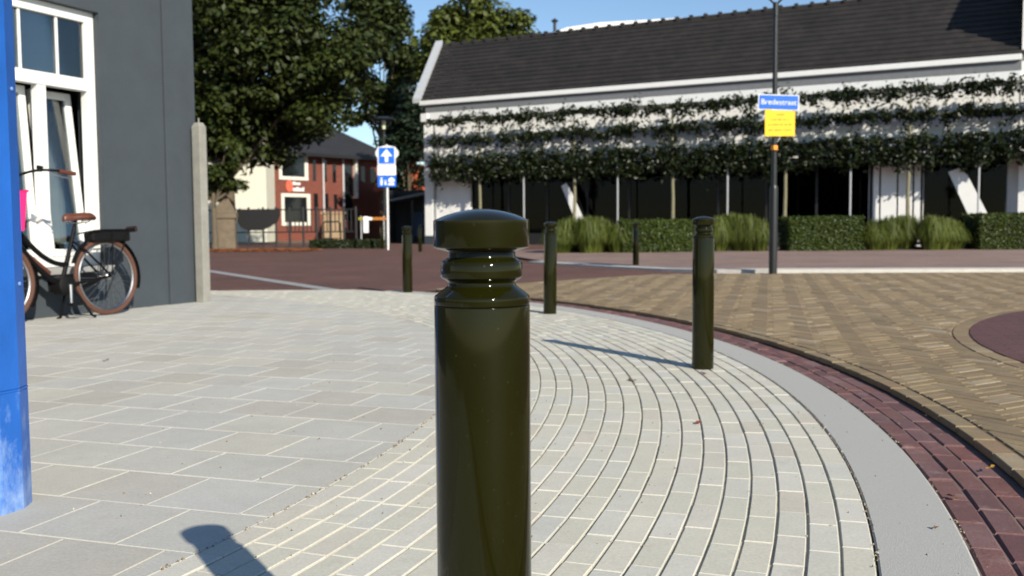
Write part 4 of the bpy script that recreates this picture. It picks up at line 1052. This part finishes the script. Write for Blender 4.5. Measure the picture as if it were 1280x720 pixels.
MB().tube([(-x, 0, -.05), (-x, 0, zt-.06), (-x+.06, 0, zt), (x-.06, 0, zt), (x, 0, zt-.06), (x, 0, -.05)], .028, 8).build('hoop', M_lamp, bs, True)
MB().tube([(-x, 0, .35), (x, 0, .35)], .018, 8).build('crossbar', M_lamp, bs, True)
# sandstone wall panel behind the rack
sw = thing('sandstone_wall', 'low sandstone wall behind the bike stand', 'wall', (at(417, 280, 44).x, 44, -.05))
x = (at(430, 280, 44).x-at(403, 280, 44).x)/2
MB().box(-x, x, -.15, .15, 0, at(417, 266, 44).z).build('wall_block', plain('sandstone', srgb(158, 134, 104), .9, var=.15), sw, bevel=.02)
MB().box(-x-.05, x+.05, -.2, .2, at(417, 266, 44).z, at(417, 265, 44).z+.06).build('coping', bpy.data.materials['sandstone'], sw)
# dark low hedge along the street
dh_x0, dh_x1 = at(386, 296, 35).x, at(478, 296, 35).x
dh = thing('low_dark_hedge', 'low dark hedge along the brick street below the railing', 'hedge', ((dh_x0+dh_x1)/2, 35.3, -.02))
g = np.random.default_rng(9); W_ = dh_x1-dh_x0; n = 7000
pts = np.stack([g.uniform(-W_/2, W_/2, n), g.uniform(-.3, .3, n), g.random(n)*.33*(1-(np.abs(g.uniform(-1, 1, n))*.2))], 1)
link('foliage', leaves_mesh('foliage', pts, .05, M_leafD, np.array([0, -.2, .8]), .8, .7, 9), dh)
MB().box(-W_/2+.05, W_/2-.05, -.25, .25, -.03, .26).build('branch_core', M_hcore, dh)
# barrier in orange and yellow with a white panel
by = 37.0
br = thing('road_barrier', 'orange and yellow road barrier with white panel left of the one-way sign', 'barrier', (at(465, 280, by).x, by, -.02))
M_or = plain('shaded_orange', (.4, .14, .015), .5); M_ye = plain('shaded_yellow', (.28, .24, .02), .5)  # both colours darkened to hold the shade over the barrier
bz = at(465, 272.5, by).z; xa, xb2 = at(448, 280, by).x-at(465, 280, by).x, at(483, 280, by).x-at(465, 280, by).x
for k in range(4): MB().box(xa+(xb2-xa)*k/4+.002, xa+(xb2-xa)*(k+1)/4-.002, -.02, .02, bz-.06, bz+.05).build('board', (M_ye, M_swhite, M_or, M_or)[k], br)
for x in (xa+.1, xb2-.1): 
    MB().tube([(x, .03, -.05), (x, .03, bz+.1)], .025, 8).build('post', M_pole, br); MB().box(x-.2, x+.2, -.12, .15, -.02, .06).build('foot', M_rubber, br, bevel=.01)
MB().box(-.33, -.13, -.04, -.021, bz-.55, bz+.08).build('white_panel', M_swhite, br, bevel=.02)
# dark carport between the sign and the white building
sy = 46
sh = thing('dark_shed', 'dark open shed with slanted roof left of the white pillar', 'shed', (at(505, 285, sy).x, sy, -.02))
xa, xb2 = at(484, 285, sy).x-at(505, 285, sy).x, at(533, 285, sy).x-at(505, 285, sy).x
MB().box(xa, xb2+1.5, 2.6, 2.75, -.05, 2.6).build('back_wall', M_dark, sh); MB().box(xa, xa+.12, 0, 2.6, -.05, 2.5).build('side_wall', M_dark, sh)
rf = MB(); rf.add([(xa-.2, -.3, 1.9), (xb2+1.5, -.3, 2.6), (xb2+1.5, 3, 2.6), (xa-.2, 3, 1.9), (xa-.2, -.3, 2.0), (xb2+1.5, -.3, 2.72), (xb2+1.5, 3, 2.72), (xa-.2, 3, 2.0)], [(3, 2, 1, 0), (4, 5, 6, 7), (0, 1, 5, 4), (2, 3, 7, 6), (1, 2, 6, 5), (3, 0, 4, 7)]); rf.build('roof', plain('grey_sheet', (.16, .18, .19), .5), sh)
for x in (xa+.1, .4, xb2-.1): MB().box(x-.05, x+.05, -.05, .05, -.05, 2.05).build('post', M_dark, sh)
MB().box(.15, .75, 2.5, 2.58, .3, 1.5).build('blue_panel', plain('faded_blue', (.05, .1, .2), .5), sh)
oh = thing('orange_roof_house', 'small house with orange tiled roof peeping beside the white pillar', 'house', (at(524, 230, 58).x, 58, 0))
MB().box(-2.4, 2.2, 0, 5, -.1, 3.0).build('wall', plain('brown_wall', srgb(96, 70, 58), .9), oh)
rf = MB(); rf.add([(-2.7, -.3, 2.9), (2.5, -.3, 2.9), (2.5, 5.3, 2.9), (-2.7, 5.3, 2.9), (-2.7, 2.5, 4.6), (2.5, 2.5, 4.6)], [(0, 1, 5, 4), (2, 3, 4, 5), (1, 2, 5), (3, 0, 4), (3, 2, 1, 0)]); rf.build('roof', plain('orange_tile', srgb(170, 82, 44), .8, var=.2), oh)
MB().box(-1.2, -.4, -.04, -.002, 1.0, 2.2).build('window', M_dwin, oh)
# white roof far behind the ridge
bh = thing('far_white_roof_hall', 'far hall whose low white roof shows above the dark ridge', 'building', (at(730, 30, 74).x, 74, 0))
x0, x1 = at(660, 38, 74).x-at(730, 38, 74).x, at(800, 38, 74).x-at(730, 38, 74).x
zt = at(730, 24, 74).z
MB().box(x0+.6, x1+4, .4, 10, -.1, zt-1.6).build('wall', M_cream, bh)
rf = MB(); rf.prism([(x0, zt-1.6), (x1+4, zt-1.6), (x1+4, zt+.1), (x0+5.5, zt-.25), (x0+3.0, zt-.6)], -10.5, 0, Matrix.Rotation(R(90), 4, 'X')).build('roof', M_wplas, bh)
xf = at(694, 30, 74).x-at(730, 30, 74).x; zz = at(694, 20, 74).z
MB().tube([(xf, .8, zt-1.4), (xf, .8, zt-.1), (xf, .8, zt+.05), (xf, .8, zz)], [.12, .12, .3, .03], 8).build('vent_spire', M_sroof, bh)

# ================================================================== SMALL THINGS ON THE GROUND
M_lf = [plain('dry_leaf_red', srgb(120, 46, 30), .7), plain('dry_leaf_brown', srgb(104, 72, 44), .7), plain('dry_leaf_yellow', srgb(196, 146, 50), .7)]
def dry_leaf(px, py, mi, label, s=.028, z=.002):
    p = gnd(px, py, z); mb = MB(); n = 9; vs = [(0, 0, .004)]
    for k in range(n):
        a = 2*math.pi*k/n; r_ = s*(1 + .35*math.cos(2*a))*random.uniform(.75, 1.15); vs.append((r_*math.cos(a), r_*.7*math.sin(a), random.uniform(.001, .011)))
    mb.add(vs, [(0, 1+k, 1+(k+1) % n) for k in range(n)])
    o = link('fallen_leaf', mb.mesh('fallen_leaf', M_lf[mi]), None, p, (0, 0, random.uniform(0, 6)))
    tag(o, label, 'leaf', 'fallen leaves on the paving')
dry_leaf(790, 476, 1, 'brown fallen leaf on the cream rings left of the second-nearest bollard')
dry_leaf(879, 467, 0, 'reddish fallen leaf at the foot of the bollard with long shadow', .02)
dry_leaf(873, 529, 0, 'dark red fallen leaf alone on the cream rings, mid picture', .018)
dry_leaf(1238, 586, 2, 'yellow fallen leaf on the purple brick gutter', .02, .0)
dry_leaf(1191, 622, 1, 'brown fallen leaf where grey band meets the purple bricks', .018, .0)
dry_leaf(1170, 661, 1, 'tiny dark fallen leaf on the grey concrete band', .009)
dry_leaf(132, 451, 1, 'small brown fallen leaf on the pale slabs near the bicycle', .022)
dry_leaf(535, 366, 2, 'pale fallen leaf on the pavement edge beside the left bollard', .02)
# grit in the joints, countless
g = np.random.default_rng(77); mb = MB()
for i in range(1700):
    if i % 3: a = g.uniform(R(-38), R(10)); r_ = g.choice([R_SLAB, R_SLAB, R_RING+.002, R_RING+.002, R_KERB, R_RING - (R_RING-R_SLAB)/NR*g.integers(1, NR)]) + g.normal(0, .004)
    else: a = g.uniform(R(-38), R(10)); r_ = g.uniform(R_SLAB-1.2, R_GUT)
    x, y = CX+r_*math.cos(a), CY+r_*math.sin(a); s = g.uniform(.0015, .0045)*(1.25 if abs(r_-R_SLAB) < .012 else 1)
    vs = [(x+s*g.uniform(.5, 1.3)*math.cos(k*2.1+i), y+s*math.sin(k*2.1+i), .001) for k in range(3)] + [(x, y, .001+s)]
    mb.add(vs, [(0, 1, 3), (1, 2, 3), (2, 0, 3)], float(g.random()))
tg = NT('grit'); tg.l(tg.ramp(tg.rnd(), [srgb(70, 60, 48), srgb(150, 138, 112), srgb(110, 84, 56), srgb(190, 180, 158)]), tg.b.inputs['Base Color']); tg.set(Roughness=.9)
stuff(mb.build('grit', tg.m))
# leaf litter under the railing
g = np.random.default_rng(5); n = 5000
pts = np.stack([g.uniform(at(240, 302, 33).x, at(400, 302, 33).x, n), 32.2 + g.normal(0, .55, n), g.uniform(-.015, .03, n)], 1)
M_lit = leaf_mat('litter_leaf', [srgb(168, 98, 52), srgb(140, 82, 46), srgb(184, 122, 70), srgb(120, 76, 48)], .7, .1)
stuff(link('leaf_litter', leaves_mesh('leaf_litter', pts, .05, M_lit, np.array([0, 0, 2.]), .5, .8, 5)))
